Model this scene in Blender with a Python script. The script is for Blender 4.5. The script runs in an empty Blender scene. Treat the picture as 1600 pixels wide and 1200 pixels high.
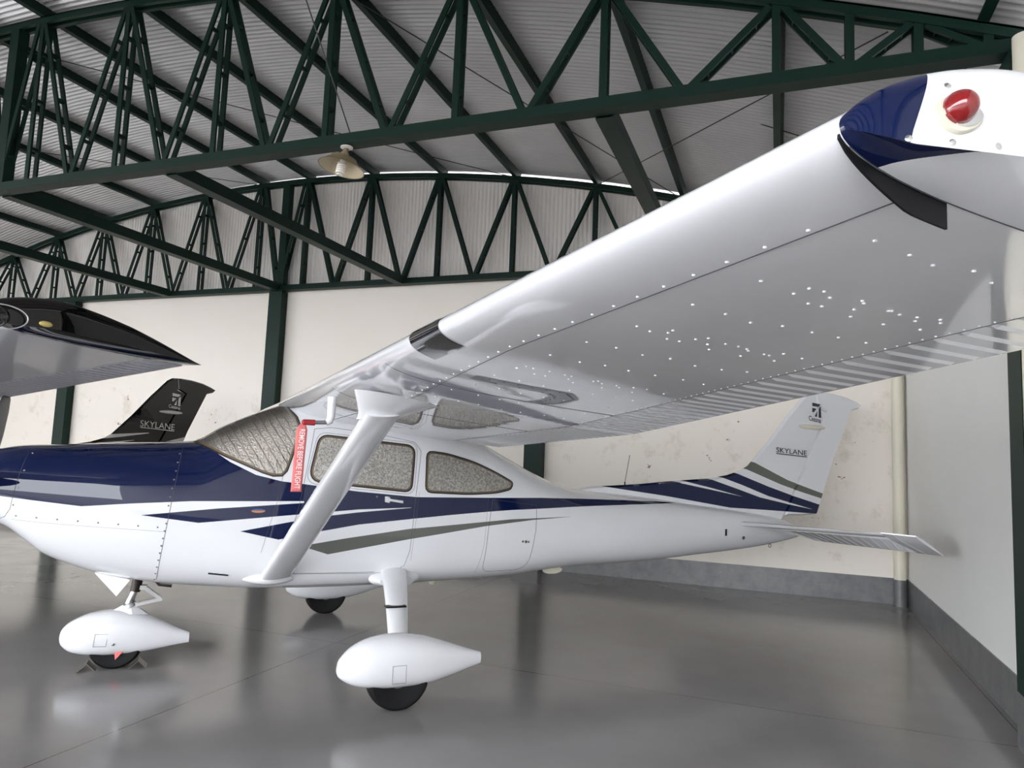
import bpy, bmesh, math, random
import numpy as np
from mathutils import Vector, Matrix
from mathutils.bvhtree import BVHTree

PI = math.pi
random.seed(7)
scene = bpy.context.scene
COL = scene.collection

# ------------------------------------------------------------------ camera
CAM_H = 1.6127
yaw, pitch, roll = -0.36057, 0.09986, 0.03964
F_PX = 1110.3
cdat = bpy.data.cameras.new('camera')
cdat.sensor_fit = 'HORIZONTAL'
cdat.sensor_width = 36.0
cdat.lens = F_PX / 1600 * 36.0
cdat.clip_start = 0.02
cam = bpy.data.objects.new('camera', cdat)
COL.objects.link(cam)
fw = Vector((math.sin(yaw) * math.cos(pitch), math.cos(yaw) * math.cos(pitch), math.sin(pitch)))
rt = Vector((math.cos(yaw), -math.sin(yaw), 0))
up = rt.cross(fw)
r2 = rt * math.cos(roll) + up * math.sin(roll)
u2 = -rt * math.sin(roll) + up * math.cos(roll)
m = Matrix((r2, u2, -fw)).transposed().to_4x4()
m.translation = Vector((0, 0, CAM_H))
cam.matrix_world = m
scene.camera = cam

# ------------------------------------------------------------------ world, sun, exposure
w = bpy.data.worlds.new('sky')
scene.world = w
w.use_nodes = True
bg = w.node_tree.nodes['Background']
bg.inputs['Color'].default_value = (0.93, 0.96, 1.0, 1)
bg.inputs['Strength'].default_value = 3.2
sd = bpy.data.lights.new('sun', 'SUN')
sd.energy = 1.5
sd.angle = math.radians(2)
sd.color = (1.0, 0.95, 0.88)
sun = bpy.data.objects.new('sun', sd)
sun.rotation_euler = (math.radians(-35), 0, math.radians(20))
COL.objects.link(sun)
vs = scene.view_settings
scene.display_settings.display_device = 'sRGB'
vs.view_transform = 'Standard'
vs.look = 'None'
vs.gamma = 1.0
vs.use_curve_mapping = False
vs.exposure = 1.66

# ------------------------------------------------------------------ materials
def mat(name, color=(0.8, 0.8, 0.8), rough=0.5, metal=0.0, coat=0.0, spec=0.5, coat_rough=0.03):
    mt = bpy.data.materials.new(name)
    mt.use_nodes = True
    b = mt.node_tree.nodes['Principled BSDF']
    b.inputs['Base Color'].default_value = (*color, 1)
    b.inputs['Roughness'].default_value = rough
    b.inputs['Metallic'].default_value = metal
    b.inputs['Specular IOR Level'].default_value = spec
    b.inputs['Coat Weight'].default_value = coat
    b.inputs['Coat Roughness'].default_value = coat_rough
    return mt

class NT:
    """small helper for building node graphs"""
    def __init__(s, mt):
        s.t = mt.node_tree
        s.b = s.t.nodes['Principled BSDF']
        s.out = s.t.nodes['Material Output']
    def n(s, kind, **kw):
        nd = s.t.nodes.new(kind)
        for k, v in kw.items():
            setattr(nd, k, v)
        return nd
    def l(s, a, b):
        s.t.links.new(a, b)
    def put(s, sock, v):
        if hasattr(v, 'is_output') or isinstance(v, bpy.types.NodeSocket):
            s.l(v, sock)
        else:
            sock.default_value = v
    def m(s, op, a, b=None, c=None, clamp=False):
        nd = s.n('ShaderNodeMath', operation=op)
        nd.use_clamp = clamp
        s.put(nd.inputs[0], a)
        if b is not None: s.put(nd.inputs[1], b)
        if c is not None: s.put(nd.inputs[2], c)
        return nd.outputs[0]
    def mix(s, f, a, b):
        nd = s.n('ShaderNodeMix', data_type='RGBA')
        s.put(nd.inputs[0], f)
        s.put(nd.inputs[6], a if not isinstance(a, tuple) else (*a[:3], 1))
        s.put(nd.inputs[7], b if not isinstance(b, tuple) else (*b[:3], 1))
        return nd.outputs[2]
    def obj(s):
        tc = s.n('ShaderNodeTexCoord')
        return tc.outputs['Object']
    def xyz(s, v):
        nd = s.n('ShaderNodeSeparateXYZ')
        s.l(v, nd.inputs[0])
        return nd.outputs
    def noise(s, vec, scale, detail=4, rough=0.5):
        nd = s.n('ShaderNodeTexNoise')
        nd.inputs['Scale'].default_value = scale
        nd.inputs['Detail'].default_value = detail
        nd.inputs['Roughness'].default_value = rough
        if vec is not None: s.l(vec, nd.inputs['Vector'])
        return nd.outputs['Fac']
    def ramp(s, f, lo, hi):
        return s.m('MULTIPLY', s.m('SUBTRACT', f, lo), 1.0 / (hi - lo), clamp=True) if False else s.maprange(f, lo, hi)
    def maprange(s, f, lo, hi, a=0.0, b=1.0):
        nd = s.n('ShaderNodeMapRange')
        nd.clamp = True
        s.put(nd.inputs[0], f)
        nd.inputs[1].default_value = lo
        nd.inputs[2].default_value = hi
        nd.inputs[3].default_value = a
        nd.inputs[4].default_value = b
        return nd.outputs[0]
    def bump(s, h, strength=0.2, dist=0.01):
        nd = s.n('ShaderNodeBump')
        nd.inputs['Strength'].default_value = strength
        nd.inputs['Distance'].default_value = dist
        s.l(h, nd.inputs['Height'])
        s.l(nd.outputs[0], s.b.inputs['Normal'])
        return nd
    def scale(s, v, sc):
        nd = s.n('ShaderNodeMapping')
        nd.inputs['Scale'].default_value = sc
        s.l(v, nd.inputs['Vector'])
        return nd.outputs[0]

WHITE = (0.77, 0.77, 0.795)
NAVY = (0.0035, 0.009, 0.048)
GREYS = (0.12, 0.125, 0.11)
M = {}
M['white'] = mat('white aircraft paint', WHITE, 0.12, 0, 1.0, 0.5, 0.0)
M['navy'] = mat('navy aircraft paint', NAVY, 0.25, 0, 1.0, 0.5, 0.012)
M['green'] = mat('dark green steel paint', (0.004, 0.020, 0.014), 0.5, 0, 0, 0.22)
M['wing'] = None
M['tyre'] = mat('black rubber', (0.006, 0.006, 0.0065), 0.7, 0, 0, 0.25)
M['black'] = mat('black plastic', (0.006, 0.006, 0.007), 0.5, 0, 0, 0.25)
M['seam'] = mat('panel gap', (0.06, 0.06, 0.07), 0.8)
M['chrome'] = mat('polished chrome', (0.75, 0.75, 0.76), 0.12, 1.0)
M['steel'] = mat('dull steel', (0.20, 0.19, 0.175), 0.35, 1.0)
M['alu'] = mat('aluminium', (0.6, 0.6, 0.6), 0.3, 1.0)
M['darkmetal'] = mat('dark bronze metal', (0.035, 0.028, 0.024), 0.35, 0.6)
M['brown'] = mat('brown window edge', (0.16, 0.11, 0.06), 0.5)
M['seal'] = mat('black window seal', (0.015, 0.014, 0.013), 0.5)
M['cream'] = mat('cream enamel', (0.72, 0.68, 0.56), 0.45)
M['shade'] = mat('tan lamp enamel', (0.24, 0.19, 0.115), 0.45)
M['shade_in'] = mat('pale lamp lining', (0.62, 0.52, 0.35), 0.4)
M['bulb'] = mat('white glass tube', (0.9, 0.86, 0.80), 0.25)
M['wire'] = mat('dark wire', (0.05, 0.05, 0.05), 0.5, 0.5)
M['letter'] = mat('dark lettering', (0.012, 0.014, 0.03), 0.4)
M['silver'] = mat('silver paint', (0.55, 0.55, 0.55), 0.35, 0.4, 0.5)
M['redcap'] = mat('dark red cap', (0.35, 0.02, 0.03), 0.4)
M['wletter'] = mat('white lettering', (0.85, 0.83, 0.82), 0.6)
M['pitot'] = mat('grey pitot metal', (0.22, 0.22, 0.23), 0.4, 0.5)
M['grey'] = mat('grey sealed panel', (0.16, 0.16, 0.19), 0.35, 0, 0.4)

mt = mat('red ribbon cloth', (0.75, 0.19, 0.18), 0.75)
M['ribbon'] = mt

def m_glass(name, tint=(1, 1, 1), refl=1.0):
    mt = bpy.data.materials.new(name)
    mt.use_nodes = True
    t = mt.node_tree
    t.nodes.clear()
    o = t.nodes.new('ShaderNodeOutputMaterial')
    tr = t.nodes.new('ShaderNodeBsdfTransparent')
    tr.inputs[0].default_value = (*tint, 1)
    gl = t.nodes.new('ShaderNodeBsdfGlossy')
    gl.inputs['Roughness'].default_value = 0.02
    fr = t.nodes.new('ShaderNodeFresnel')
    fr.inputs[0].default_value = 1.45
    mx = t.nodes.new('ShaderNodeMixShader')
    t.links.new(fr.outputs[0], mx.inputs[0])
    t.links.new(tr.outputs[0], mx.inputs[1])
    t.links.new(gl.outputs[0], mx.inputs[2])
    t.links.new(mx.outputs[0], o.inputs[0])
    return mt
M['glass'] = m_glass('clear acrylic')
M['glass_smoke'] = m_glass('smoked acrylic', (0.10, 0.09, 0.09))

mt = mat('white wing skin', WHITE, 0.12, 0, 1.0, 0.5, 0.0)
k = NT(mt)
o_ = k.obj()
h1 = k.noise(k.scale(o_, (1.0, 1.6, 1.0)), 5.0, 3, 0.55)
bn = k.bump(h1, 0.12, 0.004)
k.l(bn.outputs[0], k.b.inputs['Coat Normal'])
M['wing'] = mt
# red lens
mt = mat('red lens', (0.32, 0.003, 0.006), 0.10, 0, 1.0)
b = mt.node_tree.nodes['Principled BSDF']
b.inputs['Transmission Weight'].default_value = 0.35
M['redlens'] = mt

# foil sunshade: crinkled reflective insulation
def m_foil(name, quilt):
    mt = mat(name, (0.78, 0.74, 0.69), 0.36, 0.7)
    k = NT(mt)
    o = k.obj()
    v = k.n('ShaderNodeTexVoronoi', feature='F1')
    v.inputs['Scale'].default_value = 110 if not quilt else 70
    k.l(o, v.inputs['Vector'])
    nz = k.noise(o, 60, 6, 0.7)
    h = k.m('ADD', v.outputs['Distance'], nz)
    if quilt:
        c = k.xyz(o)
        q = k.m('ADD', k.m('MULTIPLY', c[0], 1.0), k.m('MULTIPLY', c[2], 0.62))
        q2 = k.m('ADD', q, k.m('MULTIPLY', k.noise(o, 9, 2), 0.02))
        fr = k.m('ABSOLUTE', k.m('SUBTRACT', k.m('FRACT', k.m('MULTIPLY', q2, 17.0)), 0.5))
        ridge = k.maprange(fr, 0.0, 0.09, 1.0, 0.0)
        h = k.m('ADD', h, k.m('MULTIPLY', ridge, 1.2))
        k.l(k.mix(ridge, (0.66, 0.61, 0.55), (0.92, 0.9, 0.86)), k.b.inputs['Base Color'])
    else:
        k.l(k.mix(k.maprange(nz, 0.38, 0.62), (0.46, 0.42, 0.37), (0.98, 0.96, 0.92)), k.b.inputs['Base Color'])
    k.bump(h, 0.9, 0.006)
    return mt
M['foil'] = m_foil('crinkled foil', False)
M['foil_q'] = m_foil('quilted foil', True)

# corrugated galvanised sheet (geometry carries the waves)
def m_sheet(name, c1, c2, rough=0.5):
    mt = mat(name, c1, rough, 0.0)
    k = NT(mt)
    o = k.obj()
    f = k.maprange(k.noise(o, 0.7, 5, 0.6), 0.35, 0.65)
    k.l(k.mix(f, c1, c2), k.b.inputs['Base Color'])
    k.b.inputs['Metallic'].default_value = 0.25
    return mt
M['roof'] = m_sheet('corrugated roof sheet', (0.52, 0.505, 0.50), (0.60, 0.585, 0.58))
M['gable'] = m_sheet('corrugated gable sheet', (0.88, 0.83, 0.79), (0.90, 0.87, 0.84))

# floor
mt = mat('grey epoxy floor', (0.15, 0.145, 0.142), 0.2, 0, 0.0, 0.6)
k = NT(mt)
o = k.obj()
c = k.xyz(o)
line = None
def near(cc, v, wd):
    d = k.m('ABSOLUTE', k.m('SUBTRACT', cc, v))
    return k.m('LESS_THAN', d, wd)
for cc, vals in ((c[0], (-3.45, -8.38, -13.3, 1.42)), (c[1], (5.24, 0.34, -4.6))):
    for v in vals:
        q = near(cc, v, 0.0032)
        line = q if line is None else k.m('MAXIMUM', line, q)
nf = k.maprange(k.noise(o, 0.9, 5, 0.6), 0.3, 0.7)
base = k.mix(nf, (0.21, 0.20, 0.195), (0.25, 0.24, 0.235))
k.l(k.mix(line, base, (0.025, 0.022, 0.02)), k.b.inputs['Base Color'])
k.l(k.maprange(k.noise(o, 2.3, 5, 0.65), 0.3, 0.7, 0.10, 0.2), k.b.inputs['Roughness'])
k.bump(k.noise(k.scale(o, (1.0, 1.0, 1.0)), 3.5, 3), 0.04, 0.008)
M['floor'] = mt

# painted walls
def m_wall(name, base, base2, chips, zlo=0.0, zhi=2.6):
    mt = mat(name, base, 0.6)
    k = NT(mt)
    o = k.obj()
    c = k.xyz(o)
    f = k.maprange(k.noise(o, 0.55, 5, 0.6), 0.3, 0.7)
    col = k.mix(f, base, base2)
    if chips:
        nz = k.noise(k.scale(o, (1.0, 1.0, 1.6)), 5.5, 8, 0.62)
        big = k.noise(o, 0.9, 3, 0.5)
        spot = k.m('GREATER_THAN', k.m('ADD', nz, k.m('MULTIPLY', big, 0.35)), 0.875)
        hz = k.m('MULTIPLY', k.m('LESS_THAN', c[2], zhi), k.m('GREATER_THAN', c[2], zlo))
        col = k.mix(k.m('MULTIPLY', spot, hz), col, (0.16, 0.11, 0.06))
        stain = k.maprange(k.noise(o, 3.0, 6, 0.7), 0.56, 0.70)
        col = k.mix(k.m('MULTIPLY', k.m('MULTIPLY', stain, hz), 0.45), col, (0.52, 0.47, 0.34))
    k.l(col, k.b.inputs['Base Color'])
    k.bump(k.noise(o, 40, 4), 0.12, 0.004)
    return mt
M['wall'] = m_wall('cream wall paint', (0.82, 0.76, 0.68), (0.85, 0.79, 0.72), True, 0.4, 2.6)
M['wall_r'] = m_wall('white wall paint', (0.76, 0.75, 0.73), (0.80, 0.79, 0.77), False)
mt = mat('grey dado paint', (0.20, 0.20, 0.20), 0.35)
k = NT(mt)
o = k.obj()
k.l(k.mix(k.maprange(k.noise(o, 6, 6, 0.7), 0.35, 0.65), (0.105, 0.105, 0.11), (0.16, 0.16, 0.16)), k.b.inputs['Base Color'])
k.bump(k.noise(o, 14, 6, 0.7), 0.25, 0.01)
M['dado'] = mt
M['apron'] = mat('asphalt', (0.16, 0.155, 0.15), 0.8)
M['grass'] = mat('grass', (0.10, 0.16, 0.05), 0.9)

# ---- livery masks: bands between two broken lines z=f(x), in the airplane's own frame
def pl(k, x, pts):
    """piecewise linear function of x"""
    x0, z0 = pts[0]
    s_prev = (pts[1][1] - pts[0][1]) / (pts[1][0] - pts[0][0])
    v = k.m('MULTIPLY_ADD', k.m('SUBTRACT', x, x0), s_prev, z0)
    for i in range(1, len(pts) - 1):
        s2 = (pts[i + 1][1] - pts[i][1]) / (pts[i + 1][0] - pts[i][0])
        if abs(s2 - s_prev) < 1e-6:
            continue
        v = k.m('MULTIPLY_ADD', k.m('MAXIMUM', k.m('SUBTRACT', x, pts[i][0]), 0.0), s2 - s_prev, v)
        s_prev = s2
    return v
def band(k, x, z, xa, xb, low, upp):
    r = k.m('MULTIPLY', k.m('GREATER_THAN', x, xa), k.m('LESS_THAN', x, xb))
    if low: r = k.m('MULTIPLY', r, k.m('GREATER_THAN', z, pl(k, x, low)))
    if upp: r = k.m('MULTIPLY', r, k.m('LESS_THAN', z, pl(k, x, upp)))
    return r
def livery(name, basecol, groups, rough=0.3):
    mt = mat(name, basecol, rough, 0, 1.0, 0.0, 0.008)
    k = NT(mt)
    c = k.xyz(k.obj())
    col = (*basecol, 1)
    first = True
    for colr, bands in groups:
        f = None
        for bd in bands:
            q = band(k, c[0], c[2], *bd)
            f = q if f is None else k.m('MAXIMUM', f, q)
        col = k.mix(f, basecol if first else col, colr)
        first = False
    k.l(col, k.b.inputs['Base Color'])
    return mt
UP_MAIN = [(-1.32, 1.66), (-1.199, 1.588), (-1.046, 1.487), (-.871, 1.403), (-.694, 1.362), (-.515, 1.343), (-.14, 1.298), (.306, 1.263), (.904, 1.262), (1.446, 1.262), (2.486, 1.235), (3.22, 1.212)]
M['body'] = livery('white paint with navy and grey stripes', WHITE, [
    (NAVY, [
        (-4, -1.26, [(-3.5, 1.31), (-2.398, 1.224), (-1.932, 1.169), (-1.661, 1.19), (-1.271, 1.213), (-.53, 1.223)], None),
        (-1.2601, -.53, [(-3.5, 1.31), (-2.398, 1.224), (-1.932, 1.169), (-1.661, 1.19), (-1.271, 1.213), (-.53, 1.223)], UP_MAIN),
        (-1.578, -.53, [(-1.578, 1.115), (-1.22, 1.066), (-.524, 1.131)], [(-1.578, 1.115), (-1.105, 1.165), (-.53, 1.210)]),
        (-.5301, .27, [(-.53, 1.131), (-.132, 1.166), (.27, 1.183)], UP_MAIN),
        (.27, 3.20, [(.265, 1.096), (.573, 1.124), (.91, 1.149), (1.143, 1.163), (1.776, 1.184), (2.487, 1.2), (3.201, 1.212)], UP_MAIN),
        (-.948, .271, [(-.948, 1.009), (-.688, .95), (-.501, .99), (-.126, 1.055), (.27, 1.096)], [(-.948, 1.009), (-.65, 1.068), (-.41, 1.112), (-.131, 1.145), (.27, 1.181)]),
    ]),
    (GREYS, [
        (-.531, 1.745, [(-.531, .904), (-.337, .841), (.273, .945), (.915, 1.036), (1.35, 1.08), (1.745, 1.102)], [(-.531, .904), (-.214, .955), (.268, 1.022), (1.147, 1.088), (1.745, 1.103)]),
    ]),
])
M['fin'] = livery('white fin paint with navy and grey sweeps', WHITE, [
    (NAVY, [
        (2.203, 3.19, [(2.203, 1.363), (3.009, 1.272), (3.81, 1.164), (4.324, 1.141), (5.05, 1.103)], [(2.203, 1.366), (2.7, 1.405), (3.106, 1.418), (3.56, 1.344), (3.977, 1.278)]),
        (3.19, 3.977, [(2.203, 1.363), (3.009, 1.272), (3.81, 1.164), (4.324, 1.141), (5.05, 1.103)], [(3.106, 1.414), (3.56, 1.344), (3.977, 1.278)]),
        (3.207, 3.977, [(3.207, 1.427), (3.56, 1.363), (3.977, 1.278)], [(3.1, 1.50), (3.43, 1.475), (3.518, 1.46), (3.891, 1.362), (4.0, 1.332)]),
        (3.977, 4.962, [(2.203, 1.363), (3.009, 1.272), (3.81, 1.164), (4.324, 1.141), (5.05, 1.103)], [(3.891, 1.362), (4.21, 1.274), (4.6, 1.206), (4.962, 1.152)]),
        (3.6, 4.962, [(3.6, 1.500), (3.976, 1.397), (4.324, 1.289), (4.65, 1.218), (4.962, 1.152)], [(3.6, 1.60), (3.848, 1.533), (4.323, 1.39), (4.684, 1.294), (5.048, 1.208)]),
        (4.962, 5.2, [(3.81, 1.164), (4.324, 1.141), (5.05, 1.103)], [(4.684, 1.294), (5.048, 1.208), (5.2, 1.17)]),
    ]),
    (GREYS, [
        (3.85, 5.25, [(3.85, 1.62), (3.966, 1.583), (4.502, 1.414), (4.8, 1.338), (5.096, 1.271), (5.3, 1.22)], [(3.85, 1.745), (4.094, 1.654), (4.592, 1.465), (4.85, 1.395), (5.106, 1.328), (5.3, 1.28)]),
    ]),
])
BLK = (0.005, 0.004, 0.004)
SLV = (0.55, 0.55, 0.54)
M['body2'] = livery('black paint with silver sweep', BLK, [(SLV, [(-4, 5, [(-4, .6), (5, .6)], [(-4, .95), (0, 1.0), (3, 1.1), (5, 1.2)])])])
M['fin2'] = livery('black fin paint with silver sweeps', BLK, [
    (SLV, [
        (3.3, 4.62, [(3.3, 1.46), (4.2, 1.575), (4.62, 1.64)], [(3.3, 1.50), (4.0, 1.60), (4.62, 1.65)]),
        (3.3, 4.4, [(3.3, 1.35), (4.0, 1.46), (4.4, 1.535)], [(3.3, 1.41), (4.0, 1.50), (4.4, 1.54)]),
        (4.0, 5.6, [(3.9, 1.0), (5.6, 1.0)], [(4.0, 1.38), (4.6, 1.46), (5.6, 1.70)]),
    ])])
M['wblack'] = mat('black aircraft paint', BLK, 0.25, 0, 1.0, 0.0, 0.01)
M['wgrey'] = mat('pale grey aircraft paint', (0.62, 0.62, 0.66), 0.3, 0.1, 0.9, 0.5, 0.02)

# wing tip: navy nose cap on white, boundary drawn with the UV (u = signed chord fraction, v = spanwise)
mt = mat('white tip paint with navy nose', WHITE, 0.3, 0, 1.0, 0.0, 0.008)
k = NT(mt)
uv = k.n('ShaderNodeUVMap')
uvs = k.xyz(uv.outputs[0])
# upper side u>0.5, lower u<0.5 ; c = |u-.5|*2
cf = k.m('MULTIPLY', k.m('ABSOLUTE', k.m('SUBTRACT', uvs[0], 0.5)), 2.0)
low = k.m('LESS_THAN', uvs[0], 0.5)
lim_low = k.m('MULTIPLY_ADD', uvs[1], 0.050, 0.068)
lim_up = k.m('MULTIPLY_ADD', uvs[1], -0.052, 0.090)
okl = k.m('LESS_THAN', cf, lim_low)
oku = k.m('LESS_THAN', cf, lim_up)
f_ = k.m('ADD', k.m('MULTIPLY', low, okl), k.m('MULTIPLY', k.m('SUBTRACT', 1.0, low), oku))
k.l(k.mix(f_, WHITE, NAVY), k.b.inputs['Base Color'])
M['tip'] = mt

# ------------------------------------------------------------------ geometry helpers
def link(o, parent=None):
    COL.objects.link(o)
    if parent is not None:
        o.parent = parent
    return o
def tag(o, label=None, cat=None, group=None, kind=None):
    if label: o['label'] = label
    if cat: o['category'] = cat
    if group: o['group'] = group
    if kind: o['kind'] = kind
    return o
def thing(name, label, cat, loc=(0, 0, 0), rz=0.0, group=None):
    o = bpy.data.objects.new(name, None)
    o.empty_display_size = 0.1
    COL.objects.link(o)
    o.location = loc
    o.rotation_euler = (0, 0, rz)
    return tag(o, label, cat, group)
def mk(name, verts, faces, material, parent=None, smooth=True, angle=None, uvs=None):
    me = bpy.data.meshes.new(name)
    me.from_pydata([tuple(map(float, v)) for v in verts], [], faces)
    me.update()
    bm = bmesh.new()
    bm.from_mesh(me)
    bmesh.ops.recalc_face_normals(bm, faces=bm.faces)
    bm.to_mesh(me)
    bm.free()
    finish(me, material, smooth, angle)
    o = bpy.data.objects.new(name, me)
    return link(o, parent)
def finish(me, material, smooth=True, angle=None):
    for mm in (material if isinstance(material, (list, tuple)) else [material]):
        me.materials.append(mm)
    me.polygons.foreach_set('use_smooth', [smooth] * len(me.polygons))
    if smooth and angle:
        me.set_sharp_from_angle(angle=math.radians(angle))
    me.update()
def from_bm(name, bm, material, parent=None, smooth=True, angle=35, recalc=True):
    if recalc:
        bmesh.ops.recalc_face_normals(bm, faces=bm.faces)
    me = bpy.data.meshes.new(name)
    bm.to_mesh(me)
    bm.free()
    finish(me, material, smooth, angle)
    return link(bpy.data.objects.new(name, me), parent)

class G:
    """collects shapes into one mesh"""
    def __init__(s):
        s.v = []; s.f = []
    def add(s, vs_, fs_):
        n = len(s.v)
        s.v += [tuple(v) for v in vs_]
        s.f += [tuple(i + n for i in f) for f in fs_]
        return s
    def box(s, lo, hi):
        x0, y0, z0 = lo; x1, y1, z1 = hi
        return s.add([(x0, y0, z0), (x1, y0, z0), (x1, y1, z0), (x0, y1, z0), (x0, y0, z1), (x1, y0, z1), (x1, y1, z1), (x0, y1, z1)],
                     [(0, 3, 2, 1), (4, 5, 6, 7), (0, 1, 5, 4), (1, 2, 6, 5), (2, 3, 7, 6), (3, 0, 4, 7)])
    def bar(s, a, b, wd, ht, side=Vector((0, 1, 0))):
        """rectangular bar from a to b; wd along side, ht across"""
        a = Vector(a); b = Vector(b)
        d = (b - a).normalized()
        sv = (side - d * side.dot(d)).normalized()
        uv_ = d.cross(sv).normalized()
        p = []
        for q in (a, b):
            for i, j in ((-1, -1), (1, -1), (1, 1), (-1, 1)):
                p.append(q + sv * (i * wd / 2) + uv_ * (j * ht / 2))
        return s.add(p, [(0, 3, 2, 1), (4, 5, 6, 7), (0, 1, 5, 4), (1, 2, 6, 5), (2, 3, 7, 6), (3, 0, 4, 7)])
    def tube(s, pts, r, n=8, cap=True):
        pts = [Vector(p) for p in pts]
        rr = r if isinstance(r, (list, tuple)) else [r] * len(pts)
        base = len(s.v)
        ref = None
        for i, p in enumerate(pts):
            if i == 0: d = pts[1] - pts[0]
            elif i == len(pts) - 1: d = pts[-1] - pts[-2]
            else: d = pts[i + 1] - pts[i - 1]
            d.normalize()
            if ref is None:
                ref = d.orthogonal().normalized()
            ref = (ref - d * ref.dot(d)).normalized()
            q = d.cross(ref)
            for j in range(n):
                a = 2 * PI * j / n
                s.v.append(tuple(p + (ref * math.cos(a) + q * math.sin(a)) * rr[i]))
        for i in range(len(pts) - 1):
            for j in range(n):
                a = base + i * n + j; b_ = base + i * n + (j + 1) % n
                s.f.append((a, b_, b_ + n, a + n))
        if cap:
            s.f.append(tuple(base + j for j in range(n))[::-1])
            s.f.append(tuple(base + (len(pts) - 1) * n + j for j in range(n)))
        return s
    def loft(s, rings, closed=True, cap=True):
        base = len(s.v)
        n = len(rings[0])
        for r in rings: s.v += [tuple(p) for p in r]
        for i in range(len(rings) - 1):
            for j in range(n if closed else n - 1):
                a = base + i * n + j; b_ = base + i * n + (j + 1) % n
                s.f.append((a, b_, b_ + n, a + n))
        if cap:
            s.f.append(tuple(base + j for j in range(n))[::-1])
            s.f.append(tuple(base + (len(rings) - 1) * n + j for j in range(n)))
        return s
    def lathe(s, prof, org=(0, 0, 0), axis=(0, 0, 1), n=24):
        """prof: list of (radius, height along axis)"""
        ax = Vector(axis).normalized()
        u = ax.orthogonal().normalized(); v_ = ax.cross(u)
        org = Vector(org)
        rings = [[org + ax * h + (u * math.cos(2 * PI * j / n) + v_ * math.sin(2 * PI * j / n)) * max(r, 1e-4) for j in range(n)] for r, h in prof]
        return s.loft(rings, True, True)
    def ell(s, c_, r, n=12, m_=8):
        c_ = Vector(c_)
        rings = []
        for i in range(1, m_):
            t = PI * i / m_
            rings.append([(c_[0] + r[0] * math.sin(t) * math.cos(2 * PI * j / n), c_[1] + r[1] * math.sin(t) * math.sin(2 * PI * j / n), c_[2] + r[2] * math.cos(t)) for j in range(n)])
        return s.loft(rings)
    def obj(s, name, material, parent=None, smooth=True, angle=35):
        return mk(name, s.v, s.f, material, parent, smooth, angle)

def pchip(xs, ys):
    xs = np.array(xs, float); ys = np.array(ys, float)
    h = np.diff(xs); dl = np.diff(ys) / h
    d = np.zeros(len(xs))
    for i in range(1, len(xs) - 1):
        if dl[i - 1] * dl[i] > 0:
            w1 = 2 * h[i] + h[i - 1]; w2 = h[i] + 2 * h[i - 1]
            d[i] = (w1 + w2) / (w1 / dl[i - 1] + w2 / dl[i])
    d[0], d[-1] = dl[0], dl[-1]
    def f(x):
        x = min(max(x, xs[0]), xs[-1])
        i = min(int(np.searchsorted(xs, x, side='right')) - 1, len(xs) - 2)
        i = max(i, 0)
        t = (x - xs[i]) / h[i]
        return float((1 + 2 * t) * (1 - t) ** 2 * ys[i] + t * (1 - t) ** 2 * h[i] * d[i] + t * t * (3 - 2 * t) * ys[i + 1] + t * t * (t - 1) * h[i] * d[i + 1])
    return f

def text_mesh(body, size, depth=0.0, bold=0.0, spacing=1.0):
    cu = bpy.data.curves.new('lettering', 'FONT')
    cu.body = body
    cu.size = size
    cu.align_x = 'LEFT'
    cu.space_character = spacing
    cu.offset = bold
    cu.resolution_u = 3
    o = bpy.data.objects.new('lettering', cu)
    COL.objects.link(o)
    dg = bpy.context.evaluated_depsgraph_get()
    me = bpy.data.meshes.new_from_object(o.evaluated_get(dg))
    v = [tuple(q.co) for q in me.vertices]
    f = [tuple(p.vertices) for p in me.polygons]
    bpy.data.objects.remove(o)
    bpy.data.curves.remove(cu)
    bpy.data.meshes.remove(me)
    return v, f

# ================================================================== THE HANGAR
XW, XL, YB, YF = 1.47, -17.57, 9.92, -5.6      # right wall, left wall, back wall, door line
XM, ZA, RA = -8.05, 6.16, 26.0                 # ridge position, chord apex, arch radius
ZC = 4.29
def arch(x, dz=0.0):
    return ZA + dz - (RA - math.sqrt(RA * RA - (x - XM) ** 2))
def struct(o):
    o['kind'] = 'structure'
    return o
struct(G().box((XL - .2, YF, -0.2), (XW + .2, YB + .2, 0)).obj('floor', M['floor'], smooth=False))
struct(G().box((XL - .2, YB, 0.31), (XW + .2, YB + .2, ZC + .02)).obj('wall_back', M['wall'], smooth=False))
struct(G().box((XL - .2, YB - .012, 0), (XW + .2, YB + .2, 0.31)).obj('baseboard_back', M['dado'], smooth=False))
struct(G().box((XW, YF, 0.31), (XW + .2, YB, ZC + .05)).obj('wall_right', M['wall_r'], smooth=False))
struct(G().box((XW - .012, YF, 0), (XW + .2, YB - .012, 0.31)).obj('baseboard_right', M['dado'], smooth=False))
struct(G().box((XL - .2, YF, 3.9), (XL, 5.2, ZC + .05)).box((XL - .2, 5.2, 0), (XL, YB, ZC + .05)).obj('wall_left', M['wall'], smooth=False))

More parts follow.
